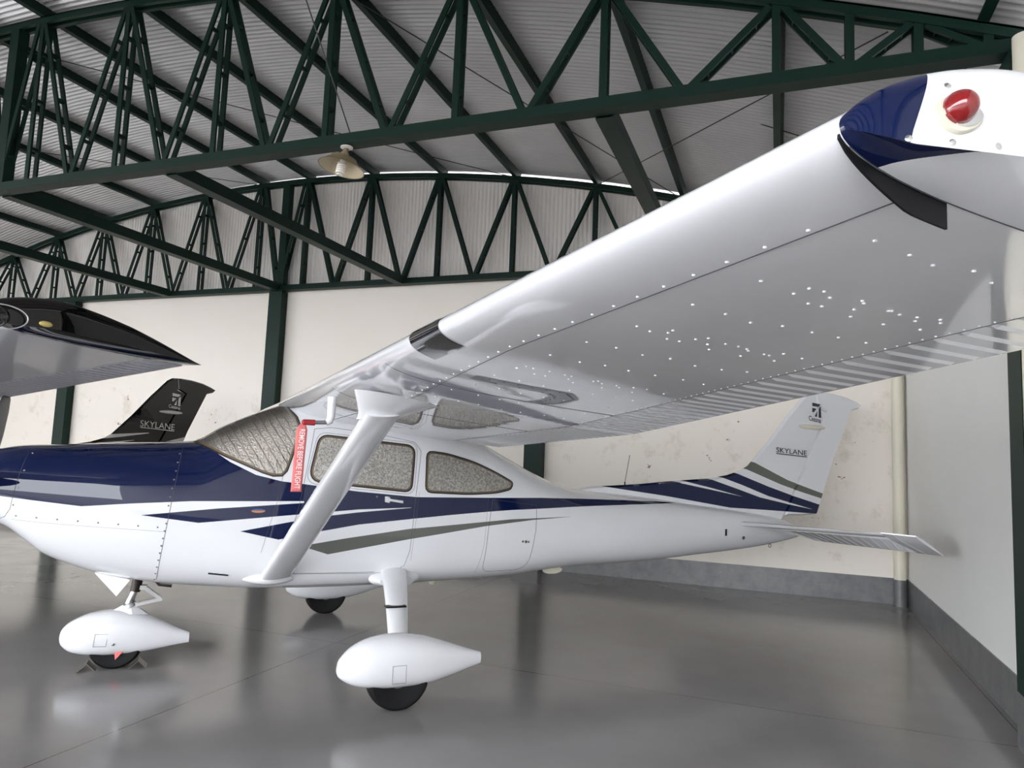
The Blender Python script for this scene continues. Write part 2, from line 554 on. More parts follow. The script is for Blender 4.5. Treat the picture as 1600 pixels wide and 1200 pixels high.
# roof: corrugations run along the arch, purlins across
def roof():
    pitch_ = 0.072; per = 8
    ny = int((YB + .3 - (YF - .6)) / pitch_ * per)
    xs = np.linspace(XL - .3, XW + .3, 44)
    vs_, fs_ = [], []
    for i in range(ny + 1):
        y = YF - .6 + i * pitch_ / per
        dz = 0.030 * (0.5 - abs(math.sin(PI * i / per))) * -1
        for x in xs:
            vs_.append((x, y, arch(x, 0.155) + dz))
    n = len(xs)
    for i in range(ny):
        for j in range(n - 1):
            a = i * n + j
            fs_.append((a, a + 1, a + n + 1, a + n))
    return mk('ceiling', vs_, fs_, M['roof'])
struct(roof())
def gable(y, name, zlow, material, sign):
    pitch_ = 0.066; per = 8
    nx = int((XW + .2 - (XL - .2)) / pitch_ * per)
    vs_, fs_ = [], []
    for i in range(nx + 1):
        x = XL - .2 + i * pitch_ / per
        dy = -0.026 * (abs(math.sin(PI * i / per)) ** .8 - 0.5)
        vs_ += [(x, y + dy, zlow), (x, y + dy, arch(x, 0.10))]
    for i in range(nx):
        a = 2 * i
        fs_.append((a, a + 2, a + 3, a + 1))
    return struct(mk(name, vs_, fs_, material))
gable(YB + .06, 'wall_gable', ZC - .02, M['gable'], 1)
gable(YF + .05, 'wall_front', 4.45, M['gable'], -1)
# pale flashing lit from outside between gable sheet and roof
# (left out: only a glint in the photo)

# --- trusses
NODES = [-15.99, -14.76, -13.53, -12.29, -11.05, -9.79, -8.54, -7.56, -6.29, -5.03, -3.77, -2.50, -1.26, -0.02, 0.86]
def truss(y, label, rightdetail=True):
    t = thing('roof_truss', label, 'truss', (XM, y, ZC), 0, 'green arched roof trusses')
    off = Vector((XM, y, ZC))
    def O(g, name):
        g.v = [tuple(Vector(v) - off) for v in g.v]
        return g.obj(name, M['green'], t, smooth=False)
    g = G()
    xs = np.linspace(XL + .05, XW - .02, 32)
    for a, b in zip(xs[:-1], xs[1:]):
        for s in (-1, 1):
            g.bar((a, y + s * .045, arch(a)), (b, y + s * .045, arch(b)), .04, .075)
        g.bar((a, y, arch(a) + .03), (b, y, arch(b) + .03), .13, .012)
    O(g, 'top_chord')
    g = G()
    g.box((XL + .05, y - .07, ZC - .035), (XW - .02, y + .07, ZC - .028))
    g.box((XL + .05, y - .07, ZC - .0279), (XW - .02, y - .055, ZC + .055))
    g.box((XL + .05, y + .055, ZC - .0279), (XW - .02, y + .07, ZC + .055))
    O(g, 'bottom_chord')
    def member(a, b, name, wd=.05):
        g = G()
        a = Vector(a); b = Vector(b)
        for s in (-1, 1):
            g.bar(a + Vector((0, s * .045, 0)), b + Vector((0, s * .045, 0)), .022, wd)
        for f in (.2, .5, .8):
            p = a.lerp(b, f); q = a.lerp(b, f + .02)
            g.bar(p, q, .075, wd * .7)
        O(g, name)
    nd = NODES + [1.25]
    mirror = [2 * XM - q for q in (-2.5, -1.26, -0.02, .45, .86, 1.25)]
    for x in NODES + [.45, 1.25] + [2 * XM - .86, 2 * XM - 1.25]:
        if x in (-15.99,): x = 2 * XM + .02
        if arch(x) - .04 > ZC + .07:
            member((x, y, ZC + .03), (x, y, arch(x) - .03), 'vertical_strut', .055)
    seq = [-14.76, -13.53, -12.29, -11.05, -9.79, -8.54]
    seqr = [-7.56, -6.29, -5.03, -3.77, -2.50, -1.26, -0.02]
    for L_ in (seq, seqr):
        for a, b in zip(L_[:-1], L_[1:]):
            mid = (a + b) / 2
            member((a + .04, y, arch(a) - .04), (mid - .03, y, ZC + .04), 'diagonal_strut')
            member((mid + .03, y, ZC + .04), (b - .04, y, arch(b) - .04), 'diagonal_strut')
    for sgn in (1, -1):
        q = lambda v: v if sgn == 1 else 2 * XM - v
        member((q(.02), y, arch(q(0)) - .04), (q(.41), y, ZC + .04), 'diagonal_strut', .05)
        member((q(.5), y, ZC + .04), (q(.82), y, arch(q(.82)) - .04), 'diagonal_strut', .05)
        member((q(.9), y, arch(q(.9)) - .04), (q(1.2), y, ZC + .05), 'diagonal_strut', .04)
    member((-8.46, y, arch(-8.5) - .04), (-8.08, y, ZC + .04), 'diagonal_strut')
    member((-7.62, y, arch(-7.6) - .04), (-8.0, y, ZC + .04), 'diagonal_strut')
    member((-14.80, y, arch(-14.8) - .04), (-15.38, y, ZC + .04), 'diagonal_strut')
    g = G()
    g.box((XM - .005, y - .06, ZC + .03), (XM + .13, y + .06, arch(XM) - .03))
    O(g, 'king_post')
    return t
truss(9.80, 'dark green arched roof truss standing against the back gable wall')
truss(5.09, 'dark green arched roof truss crossing overhead with a lamp hung beneath')

# --- purlins on the trusses
ORD = ['first', 'second', 'third', 'fourth', 'fifth', 'sixth', 'seventh', 'eighth', 'ninth', 'tenth', 'eleventh', 'twelfth', 'thirteenth', 'fourteenth', 'fifteenth', 'sixteenth']
pur = sorted([q for q in NODES if q > -15.9 and q < .5] + [-16.1, 1.22], reverse=True)
def purlin_mesh():
    g = G()
    L0, L1 = YF, YB
    g.box((-.035, L0, 0), (.035, L1, .006))
    g.box((-.035, L0, .0061), (-.029, L1, .10))
    g.box((.029, L0, .0061), (.035, L1, .10))
    g.box((-.035, L0, .1001), (.035, L1, .106))
    return g
me0 = None
for i, x in enumerate(pur):
    if me0 is None:
        o = purlin_mesh().obj('roof_purlin', M['green'], smooth=False)
        me0 = o.data
    else:
        o = bpy.data.objects.new('roof_purlin', me0)
        COL.objects.link(o)
    o.location = (x, 0, arch(x, .038))
    o.rotation_euler = (0, math.asin((x - XM) / RA), 0)
    tag(o, 'dark green roof purlin under the sheets, %s from the right wall' % ORD[i], 'purlin', 'roof purlins')

# --- heavy tie beams from truss to truss at bottom chord level
for x, lab in ((-1.27, 'heavy green tie beam passing behind the white wing'), (-5.64, 'heavy green tie beam sloping down beside the hanging lamp'), (-8.03, 'heavy green tie beam meeting the back wall at the middle column'), (-10.44, 'heavy green tie beam nearest the left edge')):
    g = G()
    g.box((-.07, -2.28, -.05), (.07, 2.22, -.042)).box((-.07, -2.28, -.0419), (-.062, 2.22, .07)).box((.062, -2.28, -.0419), (.07, 2.22, .07)).box((-.07, -2.28, .0701), (.07, 2.22, .078))
    o = g.obj('tie_beam', M['green'], smooth=False)
    o.location = (x, 7.445, ZC + .0)
    tag(o, lab, 'beam', 'tie beams between the trusses')

# --- columns
def column(x, y, wx, wy, label, z0=0.0):
    g = G().box((-wx / 2, -wy / 2, .33), (wx / 2, wy / 2, ZC - .04))
    t = thing('steel_column', label, 'column', (x, y, 0), 0, 'green steel columns')
    g.obj('shaft', M['green'], t, smooth=False)
    G().box((-wx / 2 - .004, -wy / 2 - .004, 0), (wx / 2 + .004, wy / 2 + .004, .33)).obj('column_base', M['dado'], t, smooth=False)
    return t
column(-8.07, YB - .09, .27, .15, 'dark green column on the back wall above the windscreen')
column(-12.96, YB - .09, .27, .15, 'dark green column on the back wall beside the black tail fin')
column(-3.32, YB - .09, .27, .15, 'dark green column on the back wall behind the cabin roof')
column(XW - .0625, 5.09, .125, .26, 'dark green column against the right wall carrying the truss end')
column(XL + .15, 5.09, .28, .28, 'dark green column against the left wall')

# --- rain pipe in the corner
t = thing('rain_pipe', 'cream vertical rain pipe in the corner with a grey painted foot', 'pipe', (1.375, YB - .085, 0))
G().tube([(0, 0, .31), (0, 0, 4.2)], .068, 20).obj('pipe', M['cream'], t)
G().tube([(0, 0, 0), (0, 0, .31)], .070, 20).obj('pipe_foot', M['dado'], t)

t = thing('rain_pipe', 'cream vertical rain pipe beside the truss column on the right wall', 'pipe', (1.385, 4.83, 0))
G().tube([(0, 0, .31), (0, 0, 4.24)], .068, 20).obj('pipe', M['cream'], t)
G().tube([(0, 0, 0), (0, 0, .31)], .070, 20).obj('pipe_foot', M['dado'], t)
# --- bracing wires under the roof
def wire(a, b, sag, label, turn=None, r=.006):
    a = Vector(a); b = Vector(b)
    pts = []
    for i in range(13):
        f = i / 12
        p = a.lerp(b, f); p.z -= sag * 4 * f * (1 - f)
        pts.append(p)
    t = thing('bracing_wire', label, 'wire', a, 0, 'roof bracing wires')
    G().tube([p - a for p in pts], r, 6).obj('wire', M['wire'], t)
    if turn:
        p = a.lerp(b, turn) - a; q = a.lerp(b, turn + .02) - a
        G().tube([p, q], .018, 6).obj('turnbuckle', M['wire'], t)
wire((-8.54, 5.2, arch(-8.54)), (-3.77, 9.7, arch(-3.77)), 0.02, 'thin bracing wire slanting behind the lamp toward the back truss')
wire((-12.29, 5.2, arch(-12.3)), (-8.54, 9.7, arch(-8.5)), 0.02, 'thin bracing wire slanting beyond the tall truss post')
wire((-3.77, 5.2, arch(-3.77)), (-1.26, 9.7, arch(-1.26, -.02)), 0.0, 'thin bracing wire running down to the right purlins')
wire((.7, 5.2, arch(.7, -.03)), (-2.5, 9.7, arch(-2.5, -.03)), 0.0, 'thin bracing wire rising from behind the wing toward the right wall')
wire((-12.3, 7.4, arch(-12.3, .02)), (0.9, 7.4, arch(.9, .02)), -1.35, 'long thin sag rod running across all the purlins')
wire((-3.62, 4.0, arch(-3.6)), (-3.50, 5.04, ZC + .06), 0.0, 'thin hanger rod with a turnbuckle above the lamp', .35)

# --- hanging lamp
t = thing('hanging_lamp', 'tan enamel lamp with spiral bulb hanging under the near truss', 'lamp', (-3.56, 5.09, ZC - .036))
ax = Vector((-.14, -.10, -.98)).normalized()
G().lathe([(.045, 0), (.055, .004), (.055, .012), (.03, .016), (.022, .02)], (0, 0, 0), (0, 0, -1), 20).obj('mounting_disc', M['bulb'], t)
G().lathe([(.022, .012), (.024, .05), (.034, .06), (.036, .10), (.03, .105)], (0, 0, 0), ax, 20).obj('neck', M['shade'], t)
g = G().lathe([(.034, .095), (.085, .10), (.115, .115), (.125, .135), (.20, .20), (.203, .205), (.198, .203), (.122, .14), (.08, .106), (.03, .102)], (0, 0, 0), ax, 40)
g.obj('lamp_shade', M['shade'], t)
G().lathe([(.03, .1035), (.081, .1085), (.121, .1425), (.196, .2035)], (0, 0, 0), ax, 40).obj('shade_lining', M['shade_in'], t)
o = COL.objects.get('shade_lining')
bmx = bmesh.new(); bmx.from_mesh(o.data)
for f in [f for f in bmx.faces if len(f.verts) > 4]: bmx.faces.remove(f)
bmx.to_mesh(o.data); bmx.free()
G().lathe([(.02, .10), (.026, .11), (.028, .155), (.024, .165)], (0, 0, 0), ax, 16).obj('lamp_socket', M['bulb'], t)
u_ = ax.orthogonal().normalized(); v_ = ax.cross(u_)
pts = [ax * (.165 + .105 * i / 90) + (u_ * math.cos(i * 2 * PI * 5 / 90) + v_ * math.sin(i * 2 * PI * 5 / 90)) * (.034 - .012 * max(0, (i - 72) / 18)) for i in range(91)]
G().tube(pts, .0085, 8).obj('spiral_bulb', M['bulb'], t)

# --- outdoors beyond the open front
struct(G().box((-60, -60, -.25), (45, YF, -.03)).obj('ground', M['apron'], smooth=False))

# ================================================================== THE AIRPLANE
FX = [-2.57, -2.54, -2.47, -2.40, -2.28, -2.17, -2.02, -1.83, -1.63, -1.46, -1.28, -1.10, -.88, -.66, -.40, .2, .6, .95, 1.114, 1.303, 1.495, 1.70, 1.95, 2.65, 3.41, 3.80, 4.2, 4.55, 4.80, 4.86]
ZT = [1.44, 1.50, 1.528, 1.545, 1.558, 1.563, 1.575, 1.590, 1.602, 1.613, 1.627, 1.735, 1.845, 1.925, 1.96, 1.90, 1.81, 1.715, 1.640, 1.553, 1.468, 1.390, 1.325, 1.268, 1.185, 1.145, 1.10, 1.04, .955, .92]
ZB = [1.12, 1.06, 1.03, 1.00, .905, .815, .745, .677, .632, .604, .585, .572, .558, .552, .548, .553, .562, .570, .575, .583, .600, .618, .632, .650, .700, .728, .765, .815, .868, .90]
WX = [-2.62, -2.55, -2.45, -2.3, -2.0, -1.6, -1.3, -.8, -.3, .3, .8, 1.3, 1.9, 2.6, 3.4, 4.0, 4.5, 4.86]
WY = [.24, .32, .375, .42, .465, .50, .52, .55, .56, .56, .525, .475, .40, .325, .235, .165, .10, .02]
CX = [-2.62, -2.3, -1.6, -.8, .3, 1.3, 2.6, 4.0, 4.86]
CZ = [1.27, 1.24, 1.15, 1.05, 1.00, .98, .95, .95, .91]
NX = [-2.62, -2.2, -1.3, -1.0, -.6, .3, 1.0, 1.5, 2.2, 3.4, 4.86]
NU = [2.2, 2.6, 2.9, 3.2, 4.2, 4.6, 3.6, 2.7, 2.3, 2.2, 2.0]
NL = [2.2, 2.4, 2.9, 3.2, 3.6, 3.6, 3.3, 3.0, 2.6, 2.3, 2.0]
f_zt, f_zb, f_w, f_zc, f_nu, f_nl = pchip(FX, ZT), pchip(FX, ZB), pchip(WX, WY), pchip(CX, CZ), pchip(NX, NU), pchip(NX, NL)
def section(x, n=120):
    zt, zb, ww, zc, nu, nl = f_zt(x), f_zb(x), f_w(x), f_zc(x), f_nu(x), f_nl(x)
    zc = min(max(zc, zb + .02), zt - .02)
    out = []
    for j in range(n):
        t = 2 * PI * j / n
        cs, sn = math.cos(t), math.sin(t)
        e = 2.0 / (nu if sn >= 0 else nl)
        y = ww * math.copysign(abs(cs) ** e, cs)
        z = zc + (zt - zc if sn >= 0 else zc - zb) * math.copysign(abs(sn) ** e, sn)
        out.append((x, y, z))
    return out
def fuselage_bm():
    xs = list(np.arange(-2.57, 1.8, .0221)) + list(np.arange(1.8, 4.86, .045)) + [4.86]
    xs = [xs[0]] + [x for x in xs[1:]]
    g = G().loft([section(float(x)) for x in xs])
    bm = bmesh.new()
    vs_ = [bm.verts.new(v) for v in g.v]
    for f in g.f: bm.faces.new([vs_[i] for i in f])
    bmesh.ops.recalc_face_normals(bm, faces=bm.faces)
    bm.normal_update()
    return bm
FUS = fuselage_bm()
BVH = BVHTree.FromBMesh(FUS)
def sy(x, z, off=0.0, side=1):
    """point on the fuselage side at (x, z)"""
    hit, nrm, _, _ = BVH.ray_cast(Vector((x, 2.0 * side, z)), Vector((0, -side, 0)))
    if hit is None:
        return Vector((x, 0.1 * side, z))
    if nrm.y * side < 0: nrm = -nrm
    return hit + nrm * off
def clip_bm(src, planes, keep_side=None):
    """copy of src kept inside the planes [(point, outward normal)]"""
    bm = src.copy()
    for p, nrm in planes:
        bmesh.ops.bisect_plane(bm, geom=bm.verts[:] + bm.edges[:] + bm.faces[:], plane_co=p, plane_no=nrm, clear_outer=True, dist=1e-6)
    if keep_side:
        bmesh.ops.bisect_plane(bm, geom=bm.verts[:] + bm.edges[:] + bm.faces[:], plane_co=(0, 0, 0), plane_no=(0, -keep_side, 0), clear_outer=True, dist=1e-6)
    return bm
def poly_planes(poly):
    cx = sum(p[0] for p in poly) / len(poly); cz = sum(p[1] for p in poly) / len(poly)
    out = []
    for a, b_ in zip(poly, poly[1:] + poly[:1]):
        dx, dz = b_[0] - a[0], b_[1] - a[1]
        nx, nz = dz, -dx
        if (cx - a[0]) * nx + (cz - a[1]) * nz > 0: nx, nz = -nx, -nz
        out.append((Vector((a[0], 0, a[1])), Vector((nx, 0, nz)).normalized()))
    return out
def inset(poly, d):
    """grow (d<0) or shrink (d>0) a convex polygon"""
    pp = poly_planes(poly)
    lines = [((p.x - n_.x * d, p.z - n_.z * d), (n_.x, n_.z)) for p, n_ in pp]
    out = []
    for i in range(len(lines)):
        (p1, n1), (p2, n2) = lines[i - 1], lines[i]
        det = n1[0] * n2[1] - n1[1] * n2[0]
        c1 = p1[0] * n1[0] + p1[1] * n1[1]; c2 = p2[0] * n2[0] + p2[1] * n2[1]
        if abs(det) < 1e-6: continue
        out.append(((c1 * n2[1] - c2 * n1[1]) / det, (n1[0] * c2 - n2[0] * c1) / det))
    return out
def inset_any(poly, d):
    n = len(poly)
    ar = sum(poly[i][0] * poly[(i + 1) % n][1] - poly[(i + 1) % n][0] * poly[i][1] for i in range(n))
    sg = 1 if ar > 0 else -1
    out = []
    for i in range(n):
        p = Vector(poly[i]); a = (p - Vector(poly[i - 1])).normalized(); b_ = (Vector(poly[(i + 1) % n]) - p).normalized()
        na = Vector((-a.y, a.x)) * sg; nb = Vector((-b_.y, b_.x)) * sg
        mm = na + nb
        mm = mm / max(mm.length_squared / 2, .9)
        out.append(tuple(p + mm * d))
    return out
def rnd(poly, r, n=5):
    """round the corners of a convex polygon"""
    out = []
    N = len(poly)
    rr = r if isinstance(r, (list, tuple)) else [r] * N
    for i in range(N):
        p = Vector(poly[i]); a = Vector(poly[i - 1]); b_ = Vector(poly[(i + 1) % N])
        da = (a - p); db = (b_ - p)
        q = min(rr[i], da.length * .45, db.length * .45)
        pa = p + da.normalized() * q; pb = p + db.normalized() * q
        for j in range(n):
            t = j / (n - 1)
            out.append(tuple(pa * (1 - t) ** 2 + p * 2 * t * (1 - t) + pb * t * t))
    return out
def shell(name, planes, off, material, parent, side=None, thick=0.0):
    bm = clip_bm(FUS, planes, side)
    bm.normal_update()
    nv = {v: v.normal.copy() for v in bm.verts}
    for v in bm.verts: v.co += nv[v] * off
    if thick:
        bmesh.ops.solidify(bm, geom=bm.faces[:], thickness=thick)
    return from_bm(name, bm, material, parent, True, 50, recalc=False)
def surf_line(g, pts, r=.0016, off=.0004, side=1, step=.03, closed=False):
    q = []
    P_ = list(pts) + ([pts[0]] if closed else [])
    for a, b_ in zip(P_[:-1], P_[1:]):
        L_ = math.hypot(b_[0] - a[0], b_[1] - a[1]); n = max(1, int(L_ / step))
        for i in range(n): q.append((a[0] + (b_[0] - a[0]) * i / n, a[1] + (b_[1] - a[1]) * i / n))
    q.append(P_[-1])
    g.tube([sy(x, z, off, side) for x, z in q], r, 5)

# --- wing section
def w_le(y):
    y = abs(y)
    if y < 2.54: return (-.70 + .0276 * y, 1.942 + .021 * y)
    return (-.63 + .0507 * (y - 2.54), 1.995 + .0326 * (y - 2.54))
def w_te(y):
    y = abs(y)
    if y < 2.54: return (.955, 1.648 + .042 * y)
    return (.955 - .118 * (y - 2.54), 1.755 + .0835 * (y - 2.54))
def foil(c_, t=.125):
    yt = 5 * t * (.2969 * math.sqrt(max(c_, 0)) - .126 * c_ - .3516 * c_ ** 2 + .2843 * c_ ** 3 - .1036 * c_ ** 4)
    yc = (.02 / .16) * (.8 * c_ - c_ * c_) if c_ < .4 else (.02 / .36) * (.2 + .8 * c_ - c_ * c_)
    return yc, yt
def w_pt(y, c_, upper, dn=0.0, y_out=None, t=.125, squash=1.0, le_shift=0.0):
    (lx, lz), (tx, tz) = w_le(y), w_te(y)
    lx2 = lx + le_shift; lz2 = lz - le_shift * 0.12
    ch = math.hypot(tx - lx2, tz - lz2)
    dx, dz = (tx - lx2) / ch, (tz - lz2) / ch
    nx, nz = -dz, dx
    yc, yt = foil(c_, t)
    h = (yc - yt) if not upper else (yc - yt) + 2 * yt * squash
    h = h * ch - (0 if upper else dn)
    return (lx2 + dx * c_ * ch + nx * h, y if y_out is None else y_out, lz2 + dz * c_ * ch + nz * h)
def csp(n, c1=1.0):
    return [c1 * (1 - math.cos(PI * i / (2 * n))) for i in range(n + 1)] if False else [c1 * (i / n) ** 1.8 for i in range(n + 1)]
def mirror_g(g, s):
    if s < 0: g.v = [(v[0], -v[1], v[2]) for v in g.v]
    return g
C_H = .762     # control surface hinge
Y_TIP = 5.235
def build_wing(root, s, mats, detail=True):
    wing = bpy.data.objects.new('wing', None)
    g = G()
    ys = list(np.linspace(0.0, 2.54, 14)) + list(np.linspace(2.7, Y_TIP, 18))
    cs = csp(26, C_H)
    rings = []
    for y in ys:
        rings.append([w_pt(y, c_, False) for c_ in cs[::-1]] + [w_pt(y, c_, True) for c_ in cs[1:]])
    g.loft(rings, True, True)
    W = mirror_g(g, s).obj('wing', mats['wing'], root, True, 40)
    # tip cap
    vs_, fs_, uvv = [], [], []
    cs2 = csp(40, 1.0)
    N = 22
    ring_n = 2 * len(cs2) - 1
    for i in range(N + 1):
        a = (PI / 2) * i / N
        ss = math.sin(a) ** .6; sq = max(math.cos(a), .005) ** .6
        yo = Y_TIP + .155 * ss
        shift = .05 * (1 - sq)
        for c_ in cs2[::-1]:
            yo = Y_TIP + (.010 + .120 * (1 - (1 - min(c_ / .30, 1)) ** 2.3) ** .45) * ss
            p = w_pt(Y_TIP, c_, False, 0, yo)
            p = (p[0], p[1], p[2] + ss ** 3 * (max(-.012, min(.030, (c_ - .10) * .20)) if c_ < .6 else .030 * (1 - (c_ - .6) / .4)))
            vs_.append(p); uvv.append((.5 - c_ / 2, i / N))
        for c_ in cs2[1:]:
            yo = Y_TIP + (.010 + .120 * (1 - (1 - min(c_ / .30, 1)) ** 2.3) ** .45) * ss
            p = w_pt(Y_TIP, c_, True, 0, yo, squash=max(sq - .04, .0) * (1 + .5 * ss))
            p = (p[0], p[1], p[2] + ss ** 3 * (max(-.012, min(.030, (c_ - .10) * .20)) if c_ < .6 else .030 * (1 - (c_ - .6) / .4)))
            vs_.append(p); uvv.append((.5 + c_ / 2, i / N))
    for i in range(N):
        for j in range(ring_n - 1):
            a = i * ring_n + j
            fs_.append((a, a + 1, a + ring_n + 1, a + ring_n))
        a = i * ring_n
        fs_.append((a + ring_n - 1, a, a + ring_n, a + 2 * ring_n - 1))
    vs_ = [(v[0], s * v[1], v[2]) for v in vs_]
    me = bpy.data.meshes.new('wing_tip')
    me.from_pydata(vs_, [], fs_)
    ul = me.uv_layers.new(name='UVMap')
    for lp in me.loops: ul.data[lp.index].uv = uvv[lp.vertex_index]
    bm = bmesh.new(); bm.from_mesh(me); bmesh.ops.recalc_face_normals(bm, faces=bm.faces); bm.to_mesh(me); bm.free()
    finish(me, mats['tip'], True, 60)
    tip = link(bpy.data.objects.new('wing_tip', me), root)
    # flap and aileron, beaded skins
    def control(y0, y1, name, mt_, sp=.0755):
        ysamp = [y0]
        beads = []
        y = y0 + .05
        while y < y1 - .04:
            beads.append(y)
            ysamp += [y - .014, y - .006, y, y + .006, y + .014]
            y += sp
        ysamp.append(y1)
        cc = [C_H + .004 + (.996 - C_H) * i / 14 for i in range(15)]
        rings = []
        for yv in ysamp:
            hb = 0
            for b_ in beads:
                d = abs(yv - b_)
                if d < .0139: hb = .0055 * (1 if d < .001 else .55)
            ring = []
            for c_ in cc[::-1]:
                f = 1.0 if (C_H + .015 < c_ < .985) else 0.0
                ring.append(w_pt(yv, c_, False, hb * f))
            for c_ in cc:
                ring.append(w_pt(yv, c_, True))
            rings.append(ring)
        g = G().loft(rings, True, True)
        return mirror_g(g, s).obj(name, mt_, root, True, 9)
    control(.62, 2.52, 'flap', mats['wing'])
    control(2.555, Y_TIP - .02, 'aileron', mats['wing'])
    if not detail: return W, tip
    # panel laps, rivets
    g = G()
    c_lap = lambda y: .205 if y < 2.54 else max(.150, .205 - .042 * (y - 2.54))
    g.tube([w_pt(y, c_lap(y), False, .0006) for y in np.linspace(.6, Y_TIP, 60)], .0013, 5)
    for y in (1.98, 3.02, Y_TIP):
        g.tube([w_pt(y, c_, False, .0006) for c_ in np.linspace(.02, C_H, 24)], .0012, 5)
    g.tube([w_pt(y, C_H + .001, False, -.002) for y in np.linspace(.6, Y_TIP, 40)], .003, 5)
    mirror_g(g, s).obj('panel_seam', M['seam'], root)
    g = G()
    def dot(y, c_, r):
        p = w_pt(y, c_, False, .0)
        n = 8
        rings = [[(p[0] + r * q * math.cos(2 * PI * j / n), p[1] + r * q * math.sin(2 * PI * j / n), p[2] - r * hh) for j in range(n)] for q, hh in ((1.0, -.2), (.95, .45), (.55, .8))]
        g.loft(rings)
    rs = random.Random(3)
    y = 2.2
    while y < Y_TIP - .1:
        dot(y, c_lap(y) - .012, .0042); y += .098
    y = .7
    while y < 2.3:
        dot(y, c_lap(y) - .008, .0032); dot(y + .011, c_lap(y) + .012, .0032); y += .034
    for yr in np.arange(2.72, 5.15, .235):
        for c_ in np.arange(.24, .74, .072):
            dot(yr + rs.uniform(-.02, .02), c_ + rs.uniform(-.008, .008), .0042)
    for yr, c0 in ((3.62, .24), (4.35, .28), (4.8, .32)):
        for q in range(13):
            dot(yr + .05 * math.sin(q * 1.9), c0 + q * .030, .0042)
    y = 2.7
    while y < Y_TIP - .05:
        dot(y, C_H - .012, .003); y += .0378
    for c_ in np.arange(.23, .75, .012):
        dot(1.98, c_, .0022)
    r_ = mirror_g(g, s).obj('rivets', M['white'], root)
    r_['kind'] = 'stuff'
    return W, tip

def fairing_pod(xa, xb, yc_, zc_, prof_top, prof_bot, hw, n=36, ny=32):
    """teardrop wheel fairing; profiles are functions of 0..1 along the length"""
    rings = []
    for i in range(n + 1):
        f = (1 - math.cos(PI * .5 * i / n)) if i < n else 1.0
        f = max(f, .0008)
        x = xa + (xb - xa) * f
        zt, zb, hy = prof_top(f), prof_bot(f), hw(f)
        mid = (zt + zb) / 2; hz = (zt - zb) / 2
        ring = []
        for j in range(ny):
            a = 2 * PI * j / ny
            e = 2 / 2.3
            cs, sn = math.cos(a), math.sin(a)
            ring.append((x, yc_ + hy * math.copysign(abs(cs) ** e, cs), mid + hz * math.copysign(abs(sn) ** e, sn)))
        rings.append(ring)
    return G().loft(rings)
def pf(xs, ys):
    return pchip(xs, ys)
F8 = [0, .008, .03, .1, .22, .38, .55, .75, .9, 1.0]

def wheel(root, x, y, R=.198, wd=.075):
    t = G()
    prof = [(.07, -wd * .55), (R * .72, -wd), (R * .88, -wd * 1.02), (R * .97, -wd * .78), (R, -wd * .35), (R, wd * .35), (R * .97, wd * .78), (R * .88, wd * 1.02), (R * .72, wd), (.07, wd * .55)]
    t.lathe(prof, (x, y, R - .004), (0, 1, 0), 48)
    o = t.obj('tyre', M['tyre'], root)
    g = G().lathe([(.01, -wd * .8), (.05, -wd * .75), (.068, -wd * .6), (.068, wd * .6), (.05, wd * .75), (.01, wd * .8)], (x, y, R), (0, 1, 0), 24)
    g.obj('hub', M['alu'], o)
    return o

